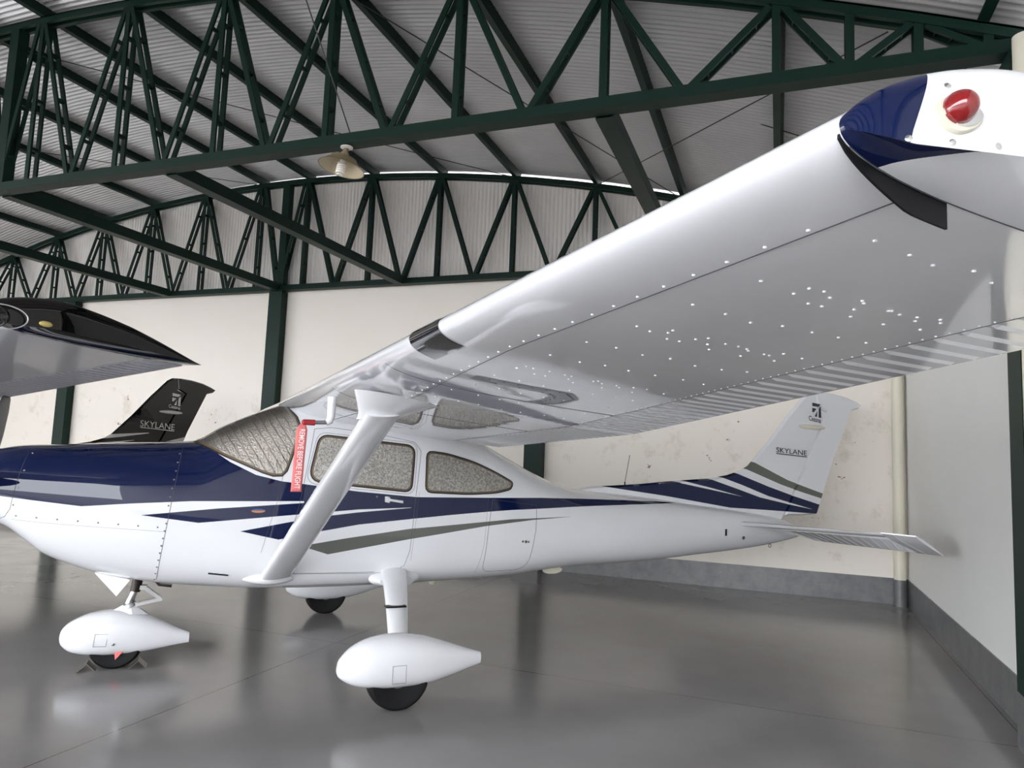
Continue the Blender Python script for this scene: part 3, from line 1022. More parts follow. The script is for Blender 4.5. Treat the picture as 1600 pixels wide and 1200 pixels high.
def build_airplane(label, loc, heading, P, detail=True):
    """P: dict of paints"""
    root = thing('airplane', label, 'airplane', loc, heading, None)
    A = root
    # body split at the firewall seam and the tail cone joint
    sp, sn = Vector((-1.405, 0, 1.138)), Vector((.90, 0, .098)).normalized()
    shell('engine_cowling', [(sp, sn)], 0, P['body'], A)
    tp, tn = Vector((4.18, 0, .9)), Vector((1, 0, .05)).normalized()
    shell('fuselage', [(sp, -sn), (tp, tn)], 0, P['body'], A)
    shell('tail_cone', [(tp, -tn)], 0, P['body'], A)
    # windows
    WS = [(-1.30, 1.622), (-1.092, 1.535), (-.918, 1.452), (-.755, 1.402), (-.695, 1.405), (-.665, 1.44), (-.60, 1.66), (-.585, 1.76), (-.61, 1.83), (-.70, 1.94), (-1.0, 2.2), (-1.3, 2.2)]
    DW = rnd([(-.508, 1.372), (-.442, 1.705), (.280, 1.652), (.262, 1.304)], [.10, .07, .07, .06], 7)
    RW = rnd([(.381, 1.305), (.383, 1.617), (.560, 1.600), (.79, 1.545), (1.0, 1.463), (1.160, 1.385), (1.135, 1.335), (1.0, 1.305), (.75, 1.292)], [.05, .05, .05, .08, .08, .03, .03, .05, .08], 4)
    wins = [('windshield', WS, None, P.get('foil_q')), ('door_window', DW, 1, P.get('foil')), ('door_window', DW, -1, P.get('foil')), ('rear_side_window', RW, 1, P.get('foil')), ('rear_side_window', RW, -1, P.get('foil'))]
    for nm, poly, side, fm in wins:
        fr = shell(nm, poly_planes(inset(poly, -.010)), .0015, M['seal'], A, side)
        shell('window_edge', poly_planes(poly), .0035, M['brown'], fr, side)
        if detail:
            sh = shell('sunshade', poly_planes(inset(poly, .012)), .0055, fm, None, side)
            SUN.append((sh, nm, side))
        shell('pane', poly_planes(inset(poly, .003)), .010, M['glass'] if detail else M['glass_smoke'], fr, side)
    # wings
    for s in (1, -1):
        build_wing(A, s, P, detail)
        # strut with funnel fairing
        b0 = Vector((-.715, .565 * s, .70)); b1 = Vector((-.43, 2.32 * s, 1.80))
        def ring(p, ch, th, tilt=0):
            return [(p[0] + ch / 2 * math.cos(a) + .12 * ch * (math.cos(2 * a)), p[1] + th / 2 * math.sin(a) * .9, p[2] - th / 2 * math.sin(a) * .5 * s) for a in [2 * PI * j / 24 for j in range(24)]]
        rings = [ring(b0.lerp(b1, f), .205 - .025 * f, .085) for f in np.linspace(0, 1, 10)]
        G().loft(rings).obj('wing_strut', P['strut'], A)
        rings = []
        for f, ch, th in ((0, .178, .086), (.08, .184, .09), (.3, .225, .11), (.6, .315, .16), (1.0, .44, .24)):
            p = Vector((-.445 + .09 * f, (2.26 + .12 * f) * s, 1.765 + .115 * f))
            rings.append([(p[0] + ch / 2 * math.cos(a) * (1.0 if math.cos(a) < 0 else 1.15), p[1] + th / 2 * math.sin(a), p[2] - .06 * f * math.cos(a) * ch) for a in [2 * PI * j / 32 for j in range(32)]])
        G().loft(rings).obj('strut_fairing', P['strut'], A)
        # lower strut fairing on the fuselage
        g = G()
        for k_ in range(1):
            rings = []
            for i in range(11):
                f = i / 10
                x = -.93 + .40 * f
                hh = math.sin(PI * min(max(f, .02), .98)) ** .6
                q = sy(x, .665, 0, s)
                rings.append([(x, q.y - s * .03 + s * .105 * hh * max(0, math.cos(a)) - s * .01, .668 + .052 * hh * math.sin(a)) for a in [2 * PI * j / 20 for j in range(20)]])
            g.loft(rings)
        g.obj('strut_foot_fairing', P['strut'], A)
        # main gear leg
        rings = []
        for f in np.linspace(0, 1, 14):
            p = Vector((.175 - .165 * f, (.50 + .83 * f) * s, .70 - .285 * f - .05 * math.sin(PI * f) * -1))
            ch = .205 - .07 * f; th = .07
            rings.append([(p[0] + ch / 2 * math.cos(a), p[1] + th / 2 * math.sin(a) * .45, p[2] + th / 2 * math.sin(a) * s) for a in [2 * PI * j / 24 for j in range(24)]])
        G().loft(rings).obj('landing_gear_leg', P['strut'], A)
        g = G()
        for i in range(9):
            pass
        rings = []
        for ff, rr in ((0, 1.0), (.5, .82), (1, .64)):
            rings.append([(.185 + .20 * rr * math.cos(a), (.50 + .07 * ff) * s + .0 , .645 + .068 * rr * math.sin(a) - .012 * ff) for a in [2 * PI * j / 28 for j in range(28)]])
        g.loft(rings)
        g.obj('gear_leg_cuff', P['strut'], A)
        # wheel and fairing
        xa, xb = -.385, .56
        top = pf(F8, [.262, .302, .335, .395, .440, .458, .440, .385, .335, .305])
        bot = pf(F8, [.250, .226, .205, .168, .142, .130, .133, .165, .205, .230])
        hw = pf(F8, [.012, .038, .062, .100, .128, .135, .120, .082, .045, .020])
        pod = fairing_pod(xa, xb, 1.38 * s, .25, top, bot, hw).obj('wheel_fairing', P['strut'], A)
        wheel(A, 0, 1.38 * s)
        if detail and s > 0:
            g = G()
            for a_, b_ in (((-.065, .295), (.02, .295)), ((.02, .295), (.02, .19)), ((.02, .19), (-.065, .19)), ((-.065, .19), (-.065, .295))):
                for i in range(6):
                    pass
                g.tube([(a_[0], 1.38 + .1365, a_[1]), (b_[0], 1.38 + .1365, b_[1])], .0012, 5)
            g.obj('access_panel_outline', M['seam'], pod)
            G().box((-.030, 1.07, .562), (.110, 1.135, .571)).obj('step_pad', M['black'], A)
    # nose gear
    zt_ = pf(F8, [.235, .268, .300, .345, .385, .402, .380, .315, .250, .213])
    zb_ = pf(F8, [.215, .188, .160, .122, .100, .090, .092, .110, .130, .140])
    hw_ = pf(F8, [.012, .034, .055, .092, .120, .125, .110, .075, .040, .018])
    npod = fairing_pod(-2.045, -1.215, 0, .2, zt_, zb_, hw_).obj('wheel_fairing', P['strut'], A)
    if detail:
        g = G()
        qd = [(-1.815, .262), (-1.735, .258), (-1.745, .175), (-1.822, .178)]
        for a_, b_ in zip(qd, qd[1:] + qd[:1]):
            g.tube([(a_[0], .1225, a_[1]), (b_[0], .1235, b_[1])], .0012, 5)
        g.obj('access_panel_outline', M['seam'], npod)
        G().lathe([(.009, 0), (.009, .003), (.005, .005)], (-1.70, .121, .185), (0, 1, 0), 14).obj('fairing_bolt', M['steel'], npod)
    wheel(A, -1.69, 0, .178, .066)
    G().tube([(-1.585, 0, .64), (-1.60, 0, .525)], .036, 20).obj('nose_oleo_housing', M['darkmetal'], A)
    ch_ = G().tube([(-1.60, 0, .535), (-1.635, 0, .44)], .026, 20).obj('nose_oleo_piston', M['chrome'], A)
    g = G()
    g.lathe([(.038, 0), (.044, .006), (.044, .03), (.038, .036)], (-1.632, 0, .448), (.35, 0, -.94), 20)
    g.bar((-1.61, 0, .44), (-1.575, 0, .43), .05, .03)
    g.bar((-1.65, 0, .40), (-1.62, 0, .445), .05, .035)
    g.obj('torque_collar', M['alu'], A)
    g = G()
    for yy in (-.02, .02):
        g.bar((-1.53, yy, .545), (-1.425, yy * .4, .462), .012, .026)
        g.bar((-1.425, yy * .4, .462), (-1.585, yy, .432), .012, .022)
    g.bar((-1.60, 0, .555), (-1.525, 0, .550), .05, .03)
    g.tube([(-1.424, -.03, .462), (-1.424, .03, .462)], .010, 10)
    g.obj('scissor_link', M['silver'], A)
    g = G()
    g.add([(-1.80, .03, .36), (-1.60, .06, .375), (-1.63, .0, .455), (-1.60, -.06, .375), (-1.80, -.03, .36), (-1.50, .02, .36), (-1.50, -.02, .36)], [(0, 1, 2), (0, 2, 3, 4), (1, 5, 2), (5, 6, 2), (6, 3, 2), (0, 4, 3, 6, 5, 1)])
    g.obj('fork_cover', P['strut'], A, smooth=False)
    # cowl flaps
    for s in (1, -1):
        g = G()
        g.add([(-1.85, .15 * s, .69), (-1.63, .19 * s, .640), (-1.70, .22 * s, .54), (-1.85, .155 * s, .685), (-1.63, .195 * s, .632), (-1.70, .225 * s, .535)], [(0, 1, 2), (3, 5, 4), (0, 3, 4, 1), (1, 4, 5, 2), (2, 5, 3, 0)])
        g.obj('cowl_flap', P['strut'], A, smooth=False)
    # exhaust
    G().tube([(-1.50, -.12, .64), (-1.44, -.12, .56), (-1.36, -.12, .55)], .03, 16).obj('exhaust_pipe', M['steel'], A)
    # propeller
    g = G().lathe([(.165, 0), (.16, .06), (.14, .14), (.105, .22), (.06, .29), (.02, .325), (.002, .33)], (-2.585, 0, 1.265), (-1, 0, -.03), 40)
    pr = g.obj('propeller_spinner', P['strut'], A)
    for kk in range(3):
        a0 = math.radians(180 - 49.5 + 120 * kk)
        d = Vector((0, math.cos(a0), math.sin(a0)))
        tq = Vector((0, -math.sin(a0), math.cos(a0)))
        rings = []
        for r_, ch, th, tw in ((.10, .07, .05, 55), (.20, .10, .035, 45), (.35, .14, .024, 35), (.55, .15, .016, 26), (.75, .13, .011, 20), (.86, .09, .008, 18), (.90, .03, .005, 18)):
            tw = math.radians(tw)
            cdir = tq * math.cos(tw) + Vector((1, 0, 0)) * math.sin(tw)
            ndir = d.cross(cdir)
            c0 = Vector((-2.612, 0, 1.255)) + d * r_
            rings.append([c0 + cdir * (ch / 2 * math.cos(q)) + ndir * (th / 2 * math.sin(q)) for q in [2 * PI * j / 16 for j in range(16)]])
        G().loft(rings).obj('propeller_blade', M['pitot'], A)
    # tail: fin and rudder outline
    finp = [(1.90, 1.30), (2.15, 1.345), (2.70, 1.381), (3.16, 1.426), (3.56, 1.455), (3.80, 1.497), (3.975, 1.55), (4.07, 1.60), (4.35, 1.868), (4.62, 2.16), (4.87, 2.405), (4.95, 2.447), (5.015, 2.452)]
    hinge0, hinge1 = (4.575, 1.12), (5.185, 2.24)
    hinge2 = (5.05, 2.285)
    def slab(poly, th0, th1, name, mt_, edge=.35):
        """thin tapered body: centre thick, edges thin, outline poly (x,z)"""
        ins = inset_any(poly, .016)
        vs_ = []
        n = len(poly)
        def th(z): return th0 + (th1 - th0) * (z - 1.1) / 1.35
        for p in poly: vs_.append((p[0], 0.004, p[1]))
        for p in ins: vs_.append((p[0], th(p[1]) * .75, p[1]))
        for p in poly: vs_.append((p[0], -0.004, p[1]))
        for p in ins: vs_.append((p[0], -th(p[1]) * .75, p[1]))
        fs_ = []
        for i in range(n):
            j = (i + 1) % n
            fs_ += [(i, j, n + j, n + i), (2 * n + i, 3 * n + i, 3 * n + j, 2 * n + j), (i, 2 * n + i, 2 * n + j, j)]
        fs_ += [tuple(range(n, 2 * n)), tuple(range(3 * n, 4 * n))[::-1]]
        return mk(name, vs_, fs_, mt_, A, False)
    fin_poly = finp + [hinge2, hinge1, hinge0, (4.50, 1.02), (2.2, 1.22)]
    slab(fin_poly, .045, .035, 'tail_fin', P['fin'])
    rud = [(4.578, 1.085), (4.580, 1.12), (5.190, 2.24), (5.055, 2.290), (5.02, 2.452), (5.10, 2.457), (5.29, 2.452), (5.50, 2.425), (5.65, 2.385), (5.745, 2.350), (5.70, 2.305), (5.585, 2.275), (5.286, 1.693), (5.035, 1.10), (4.80, 1.085)]
    slab(rud, .04, .03, 'rudder', P['fin'])
    # strobe / logo light blister
    g = G()
    g.ell((4.95, .034, 2.055 if detail else 1.955), (.20, .022, .026), 24, 12)
    g.obj('light_blister', M['cream'] if detail else M['silver'], A)
    # stabiliser and elevators (nose of the leading edge to drooped elevator)
    for s in (1, -1):
        def stab_ring(xl, zl, xt, zt2, y, th):
            n = 12
            out = []
            for i in range(n + 1):
                c_ = (1 - (i / n)) ** 1.6
                yc, yt = foil(c_, th)
                out.append((xl + (xt - xl) * c_, y * s, zl + (zt2 - zl) * c_ - yt * (xt - xl)))
            for i in range(1, n + 1):
                c_ = (i / n) ** 1.6
                yc, yt = foil(c_, th)
                out.append((xl + (xt - xl) * c_, y * s, zl + (zt2 - zl) * c_ + yt * (xt - xl)))
            return out
        rings = [stab_ring(3.76 + .34 * y, 1.012 + .028 * y, 4.40 + .10 * y, .962 + .035 * y, y, .10) for y in (.05, .4, .8, 1.2, 1.42, 1.48)]
        rings[-1] = stab_ring(4.29, 1.05, 4.53, 1.012, 1.50, .08)
        st = G().loft(rings).obj('horizontal_stabiliser', P['strut'], A)
        # elevator with beads
        ysamp = [.12]; beads = []
        y = .20
        while y < 1.70:
            beads.append(y); ysamp += [y - .014, y - .006, y, y + .006, y + .014]; y += .1
        ysamp.append(1.775)
        rings = []
        for yv in ysamp:
            hb = 0
            for b_ in beads:
                dd = abs(yv - b_)
                if dd < .0139: hb = .006 * (1 if dd < .001 else .55)
            horn = yv > 1.51
            x0_ = 4.425 + .10 * yv if not horn else 4.26 + .35 * (yv - 1.75)
            z0_ = .960 + .036 * yv if not horn else 1.072 + .0 * yv
            x1_ = 4.90 - .165 * yv; z1_ = .825 + .045 * yv
            cc = np.linspace(0, 1, 8)
            ring = []
            for c_ in cc[::-1]:
                th = (.02 if not horn else .016 * min(1, .15 + 3 * c_)) * (1 - c_) + .003
                ring.append((x0_ + (x1_ - x0_) * c_, yv * s, z0_ + (z1_ - z0_) * c_ - th - (hb if .1 < c_ < .97 else 0)))
            for c_ in cc:
                th = (.02 if not horn else .016 * min(1, .15 + 3 * c_)) * (1 - c_) + .003
                ring.append((x0_ + (x1_ - x0_) * c_, yv * s, z0_ + (z1_ - z0_) * c_ + th))
            rings.append(ring)
        G().loft(rings).obj('elevator', P['strut'], A, True, 9)
    # lettering on the fin, both sides mirrored to read correctly
    def fin_text(body, x0, z0, x1, hgt, slope, mt_, name, bold=0.0, spacing=1.0, under=False, yo=.0375):
        v, f = text_mesh(body, 1.0, bold=bold, spacing=spacing)
        xs = [q[0] for q in v]; zs = [q[1] for q in v]
        xa_, xb_, za_, zb_ = min(xs), max(xs), min(zs), max(zs)
        for s in (1, -1):
            g = G()
            def mp(q):
                fx = (q[0] - xa_) / (xb_ - xa_)
                if s < 0: fx = 1 - fx
                x = x0 + (x1 - x0) * fx
                z = z0 + hgt * (q[1] - za_) / (zb_ - za_) + slope * (x - x0)
                return (x, s * yo, z)
            g.add([mp(q) for q in v], f)
            if under:
                za2 = z0 - .018
                g.add([(x0, s * yo, za2), (x1, s * yo, za2 + slope * (x1 - x0)), (x1, s * yo, za2 + .010 + slope * (x1 - x0)), (x0, s * yo, za2 + .010)], [(0, 1, 2, 3)])
            g.obj(name, mt_, A, smooth=False)
    if detail:
        fin_text('SKYLANE', 4.432, 1.757, 4.872, .055, -.05, M['letter'], 'lettering', .006, 1.0, True, .0345)
        fin_text('Cessna', 4.902, 2.128, 5.085, .055, -.13, M['letter'], 'lettering', .012, .95, False, .0335)
        lx, lz, ls = 4.955, 2.19, .135
    else:
        fin_text('SKYLANE', 4.47, 1.73, 5.03, .085, -.05, M['silver'], 'lettering', .0, 1.0, True, .0345)
        fin_text('Cessna', 4.90, 2.02, 5.10, .05, -.10, M['silver'], 'lettering', .012, .95, False, .0335)
        lx, lz, ls = 4.95, 2.08, .15
    for s in (1, -1):
        g = G()
        sh = -.10
        def T(u, v): return (lx + ls * u + .0, s * .0335, lz + ls * (v * 1.02) + sh * ls * u)
        for poly in (((.0, 1.0), (.95, 1.0), (.70, .76), (.0, .72)), ((.0, .58), (.47, .56), (.18, .25), (.0, .22)), ((.95, .86), (1.0, -.10), (.70, -.10), (.72, .60)), ((.55, .42), (.53, -.08), (.26, -.08))):
            g.add([T(*q) for q in poly], [tuple(range(len(poly)))])
        g.obj('emblem', M['letter'] if detail else M['silver'], A, smooth=False)
    # antenna on the back
    if detail: G().tube([(2.546, 0, 1.27), (2.552, 0, 1.40)], .007, 8).tube([(2.552, 0, 1.40), (2.60, 0, 1.66)], .0028, 6).obj('antenna', M['black'], A)
    # tie-down ring
    g = G().tube([(4.38 + .018 * math.cos(q), 0, .765 + .018 * math.sin(q)) for q in [2 * PI * j / 14 for j in range(15)]], .004, 6)
    g.obj('tie_down_ring', M['steel'], A)
    # small belly fins
    G().ell((1.74, .10, .60), (.10, .012, .035), 16, 8).obj('belly_antenna', M['cream'], A)
    G().ell((.60, .16, .55), (.03, .012, .03), 12, 8).obj('drain_cover', M['cream'], A)
    if not detail:
        # landing light, brake light details on the outer wing
        for s in (1,):
            pass
        g = G().ell((-.26, 5.362, 2.052), (.032, .010, .014), 16, 8)
        g.obj('position_light', M['brassy'], A)
        G().ell((-.462, 5.305, 2.055), (.075, .055, .052), 24, 14).obj('landing_light_cover', M['lens_dark'], A)
        G().tube([(-.44 + .095 * math.cos(q), 5.325 + .045 * math.cos(q), 2.055 + .055 * math.sin(q)) for q in [2 * PI * j / 28 for j in range(29)]], .003, 6).obj('lens_rim', M['silver'], A)
        return root
    # ---- close-up detail on the near airplane
    for s in (1, -1):
        # door outline, door handle, baggage door
        g = G()
        dpoly = [(-.545, 1.20), (-.483, 1.749), (-.359, 1.765), (.029, 1.728), (.283, 1.683), (.333, 1.617), (.304, 1.295), (.278, .859), (.244, .745), (.15, .69), (-.56, .70)]
        surf_line(g, dpoly[1:], side=s)
        surf_line(g, [(-.62, .93), (-.56, 1.20), (-.483, 1.749)], side=s)
        surf_line(g, [(-.62, .93), (-.60, .76), (-.56, .70)], side=s)
        g.obj('door_outline', M['seam'], A)
        dw = rnd([(-.535, 1.35), (-.455, 1.728), (.305, 1.675), (.285, 1.28)], [.10, .07, .07, .07], 7)
        g = G(); surf_line(g, dw, r=.0013, side=s, closed=True); g.obj('window_frame_seam', M['seam'], A)
        if s > 0:
            g = G(); surf_line(g, rnd([(.908, .662), (.935, 1.0), (.965, 1.25), (1.39, 1.2), (1.385, 1.0), (1.33, .665)], [.08, 0.01, 0.01, .01, .01, .10], 5)[:], side=s, closed=True)
            g.obj('baggage_door_outline', M['seam'], A)
            g = G()
            for z_, r_, x_ in ((.905, .009, 1.262), (.902, .012, 1.292), (.900, .008, 1.318)):
                p = sy(x_, z_, 0, s)
                g.lathe([(r_, -.002), (r_, .003), (r_ * .6, .004)], p, (0, s, 0), 14)
            g.obj('baggage_latch', M['steel'], A)
            # door handle
            p = sy(.06, 1.245, 0, s); q = sy(.20, 1.225, 0, s)
            hd = G()
            rings = []
            for f, hh in ((0, .030), (.12, .034), (.25, .034), (.3, .016), (.9, .016), (1, .017)):
                c0 = p.lerp(q, f)
                rings.append([c0 + Vector((0, .008 + .012 * math.sin(a), hh / 1.0 * .68 * math.cos(a))) for a in [2 * PI * j / 12 for j in range(12)]])
            hd.loft(rings)
            hd.obj('door_handle', P['strut'], A)
            p = sy(.0, 1.262, .0, s)
            G().lathe([(.008, 0), (.008, .003), (.003, .004)], p, (0, 1, 0), 12).obj('door_lock', M['steel'], A)
            # round brand badge on the cowl side
            p = sy(-.838, 1.152, .002, s)
            g = G()
            g.add([sy(-.838 + .047 * math.cos(a), 1.152 + .014 * math.sin(a), .0025, s) for a in [2 * PI * j / 24 for j in range(24)]], [tuple(range(24))])
            g.obj('oval_badge', M['badge'], A)
            # static port strip and small marks
            g = G()
            p0, p1 = sy(-1.13, .715, .004, s), sy(-1.0, .700, .004, s)
            g.bar(p0, p1, .012, .010)
            g.obj('step_strip', M['black'], A)
            p = sy(3.61, .929, .002, s)
            G().box((p.x - .010, p.y - .002, .90), (p.x + .010, p.y + .003, .965)).obj('vent_slot', M['black'], A)
            p = sy(3.865, .873, .002, s)
            G().lathe([(.018, 0), (.018, .003), (.010, .004)], p, (0, 1, 0), 16).obj('static_port', M['steel'], A)
        # panel seams
        for pts_, r_ in (([(-1.359, 1.573), (-1.405, 1.138), (-1.457, .66)], .0018), ([(-2.281, 1.530), (-2.335, 1.145), (-2.37, 1.09), (-2.44, 1.06)], .0016),
                         ([(-2.33, 1.075), (-2.0, 1.047), (-1.42, 1.005)], .0008), ([(-.688, 1.40), (-.72, 1.20), (-.80, .86)], .001), ([(.33, 1.30), (.29, .78)], .0008),
                         ([(.925, 1.26), (.905, .9), (.85, .60)], .0008), ([(-.60, .705), (.02, .700)], .0012)):
            g = G(); surf_line(g, pts_, r=r_, side=s); g.obj('skin_seam', M['seam'], A)
        g = G()
        for (a_, b_, n) in (((-1.375, 1.53), (-1.415, 1.18), 7), ((-1.42, 1.06), (-1.468, .66), 9), ((-2.30, 1.10), (-1.47, 1.035), 8), ((-2.262, 1.50), (-2.318, 1.17), 4)):
            for i in range(n):
                f = i / max(1, n - 1)
                p = sy(a_[0] + (b_[0] - a_[0]) * f, a_[1] + (b_[1] - a_[1]) * f, 0, s)
                g.lathe([(.0062, -.001), (.0062, .001), (.004, .003)], p, (0, s, 0), 8)
        q = g.obj('cowl_fasteners', M['steel'], A)
        q['kind'] = 'stuff'
        g = G()
        for i in range(90):
            x = -.62 + i * .0085
            p = sy(x, .60, 0, s)
            g.box((p.x - .0014, p.y - .001 if s > 0 else p.y - .004, .594), (p.x + .0014, p.y + .004 if s > 0 else p.y + .001, .603))
        q = g.obj('belly_rivets', M['steel'], A)
        q['kind'] = 'stuff'
    # landing light lens in the leading edge (near wing) and tip light
    g = G()
    rings = []
    cs = list(np.linspace(.0, .115, 12) ** 1.0)
    for y in np.linspace(3.41, 3.70, 8):
        rings.append([w_pt(y, c_, False, .003) for c_ in [.075 * (1 - i / 10) ** 1.8 for i in range(10)]] + [tuple(Vector(w_pt(y, 0.0, True)) + Vector((-.003, 0, 0)))] + [tuple(Vector(w_pt(y, c_, True)) + Vector((-.002, 0, .003))) for c_ in [.05 * ((i + 1) / 10) ** 1.8 for i in range(10)]])
    g.loft(rings, False, False)
    g.obj('landing_light_cover', M['lens_dark'], A)
    # red tip light on its moulded base
    tipo = [o for o in COL.objects if o.parent == A and o.name.startswith('wing_tip')][0]
    bmt = bmesh.new(); bmt.from_mesh(tipo.data)
    bvt = BVHTree.FromBMesh(bmt)
    def on_tip(x, z, dn=.0):
        for dz_ in (0, .01, .02, .03, .04):
            h_, n_, _, _ = bvt.ray_cast(Vector((x, 5.8, z + dz_)), Vector((0, -1, 0)))
            if h_ is not None: break
        if h_ is None: h_, n_, _, _ = bvt.find_nearest(Vector((x, 5.35, z)))
        if n_.y < 0: n_ = -n_
        return h_ + n_ * dn, n_
    c0, nn = on_tip(-.397, 2.078)
    ax_a = (Vector((1, 0, -.12)) - nn * nn.dot(Vector((1, 0, -.12)))).normalized()
    ax_b = nn.cross(ax_a).normalized()
    if ax_b.z < 0: ax_b = -ax_b
    def lf(a_, b_, h_): return c0 + ax_a * a_ + ax_b * b_ + nn * h_
    # moulded base: rounded lozenge
    rings = []
    for h_, sc in ((-.010, 1.0), (.002, 1.0), (.006, .93), (.007, .5)):
        rings.append([lf(.036 * sc * math.copysign(abs(math.cos(q)) ** 1.25, math.cos(q)), .027 * sc * math.copysign(abs(math.sin(q)) ** 1.25, math.sin(q)) - .004, h_) for q in [2 * PI * j / 36 for j in range(36)]])
    nb = G().loft(rings).obj('light_base', M['cream'], A)
    rings = []
    for h_, sc in ((.005, .8), (.009, .8), (.010, .5)):
        rings.append([lf(.004 + .034 * sc * math.copysign(abs(math.cos(q)) ** 1.2, math.cos(q)), .024 * sc * math.copysign(abs(math.sin(q)) ** 1.2, math.sin(q)) - .004, h_) for q in [2 * PI * j / 36 for j in range(36)]])
    G().loft(rings).obj('light_plate', M['chrome'], nb)
    rings = []
    for i in range(9):
        t_ = PI / 2 * i / 9
        rings.append([lf(-.002 + .0215 * math.cos(t_) * math.cos(q), .0225 * math.cos(t_) * math.sin(q) + .001, .007 + .027 * math.sin(t_)) for q in [2 * PI * j / 28 for j in range(28)]])
    G().loft(rings).obj('navigation_light', M['redlens'], nb)
    for px_, pz_ in ((-.455, 2.040), (-.405, 2.026), (-.340, 2.028), (-.40, 2.118)):
        sc_, n_ = on_tip(px_, pz_, -.0005)
        G().lathe([(.0048, 0), (.0048, .0012), (.003, .0022)], sc_, n_, 12).obj('tip_screw', M['chrome'], tipo)
    bmt.free()
    # stall fence strip beneath the tip joint
    g = G()
    top = [Vector(w_pt(Y_TIP - .004, c_, False)) for c_ in np.linspace(.004, .20, 16)]
    vs_ = []
    for i, p in enumerate(top):
        f = i / 15
        d = .006 + .034 * min(1, f * 1.6)
        vs_ += [(p.x, p.y - .002, p.z + .004), (p.x, p.y + .002, p.z + .004), (p.x, p.y + .002, p.z - d), (p.x, p.y - .002, p.z - d)]
    n = len(top)
    fs_ = [(0, 1, 2, 3), tuple(4 * (n - 1) + j for j in (3, 2, 1, 0))]
    for i in range(n - 1):
        for j in range(4):
            a = 4 * i + j; b_ = 4 * i + (j + 1) % 4
            fs_.append((a, b_, b_ + 4, a + 4))
    mk('stall_fence', vs_, fs_, M['black'], A, False)
    # pitot tube
    g = G()
    g.tube([(-.60, 1.90, 1.895), (-.60, 1.90, 1.79), (-.607, 1.90, 1.762), (-.625, 1.90, 1.752)], [.026, .022, .021, .019], 16)
    g.obj('pitot_mast', P['strut'], A)
    G().tube([(-.612, 1.90, 1.753), (-.70, 1.90, 1.748)], .0115, 12).obj('pitot_tube', M['pitot'], A)
    # grey sealed strip with dark screws under the wing
    outer = [(-.289, 3.355), (.122, 3.375), (.213, 3.266), (.217, 3.101), (.145, 3.02)]
    inner = [(-.286, 3.275), (.03, 3.285), (.09, 3.24), (.10, 3.10), (.071, 3.006)]
    def along(pts, f):
        f = f * (len(pts) - 1); i = min(int(f), len(pts) - 2); t = f - i
        return (pts[i][0] + (pts[i + 1][0] - pts[i][0]) * t, pts[i][1] + (pts[i + 1][1] - pts[i][1]) * t)
    def under(x, y, dn):
        lx, tx = w_le(y)[0], w_te(y)[0]
        return w_pt(y, (x - lx) / (tx - lx), False, dn)
    vs_, fs_ = [], []
    for i in range(33):
        a_, b_ = along(outer, i / 32), along(inner, i / 32)
        for q in range(5):
            x = a_[0] + (b_[0] - a_[0]) * q / 4; y = a_[1] + (b_[1] - a_[1]) * q / 4
            vs_.append(under(x, y, .0014))
    for i in range(32):
        for q in range(4):
            a = i * 5 + q
            fs_.append((a, a + 1, a + 6, a + 5))
    pn = mk('sealed_strip', vs_, fs_, M['grey'], A, True)
    g = G()
    for i in range(1, 26):
        a_, b_ = along(outer, i / 26), along(inner, i / 26)
        for q in ((.2,) if i % 2 else (.2, .8)):
            p = under(a_[0] + (b_[0] - a_[0]) * q, a_[1] + (b_[1] - a_[1]) * q, .002)
            g.lathe([(.004, 0), (.0035, .001)], p, (0, 0, -1), 8)
    q = g.obj('strip_screws', M['black'], pn)
    q['kind'] = 'stuff'
    return root
SUN = []
# extra paints used above
mt = mat('amber lens', (0.75, 0.60, 0.22), 0.25, 0.4); M['brassy'] = mt
mt = mat('dark landing lens', (0.02, 0.02, 0.022), 0.06, 0.2, 1.0); M['lens_dark'] = mt
mt = mat('oval badge', (0.5, 0.2, 0.1), 0.4)
k = NT(mt)
c = k.xyz(k.obj())
k.l(k.mix(k.m('GREATER_THAN', c[2], 1.153), (0.55, 0.22, 0.06), (0.05, 0.10, 0.35)), k.b.inputs['Base Color'])
M['badge'] = mt

HEAD = 0.77192
ORG = (-3.22072, 5.12233, 0)
def FR(heading):
    """airplane frame: x aft, y to its left wing, z up -> left-handed in plan, so mirror y"""
    return heading
# the airplane frame has y pointing to the left wing (toward the camera): (x aft, y left, z up) is left handed,
# therefore every airplane mesh is built and then mirrored in y by its root scale
near_p = dict(body=M['body'], fin=M['fin'], wing=M['wing'], tip=M['tip'], strut=M['white'], foil=M['foil'], foil_q=M['foil_q'])
far_p = dict(body=M['body2'], fin=M['fin2'], wing=M['wgrey'], tip=M['wblack'], strut=M['wblack'])

def mirror_tree(root):
    """turn the left-handed building frame into world axes: y -> -y in every mesh"""
    done = set()
    def rec(o):
        for ch in list(o.children):
            if ch.data and ch.data.name not in done:
                done.add(ch.data.name)
                flip(ch.data)
            rec(ch)
    rec(root)
def flip(me):
    me.transform(Matrix.Diagonal((1, -1, 1, 1)))
    me.flip_normals()
n0 = set(o.name for o in COL.objects)
plane1 = build_airplane('white high-wing airplane with navy stripes and foil window shades', ORG, HEAD, near_p, True)
mirror_tree(plane1)
for sh, nm, side in SUN:
    flip(sh.data)
    sh.location = ORG
    sh.rotation_euler = (0, 0, HEAD)
    lab = {('windshield', None): 'quilted silver foil sunshade behind the windscreen of the white airplane',
           ('door_window', 1): 'crinkled silver foil sunshade in the cabin door window',
           ('door_window', -1): 'silver foil sunshade in the far side door window',
           ('rear_side_window', 1): 'pointed silver foil sunshade in the rear side window',
           ('rear_side_window', -1): 'pointed silver foil sunshade in the far rear side window'}[(nm, side)]
    tag(sh, lab, 'sunshade', 'foil sunshades in the airplane windows')
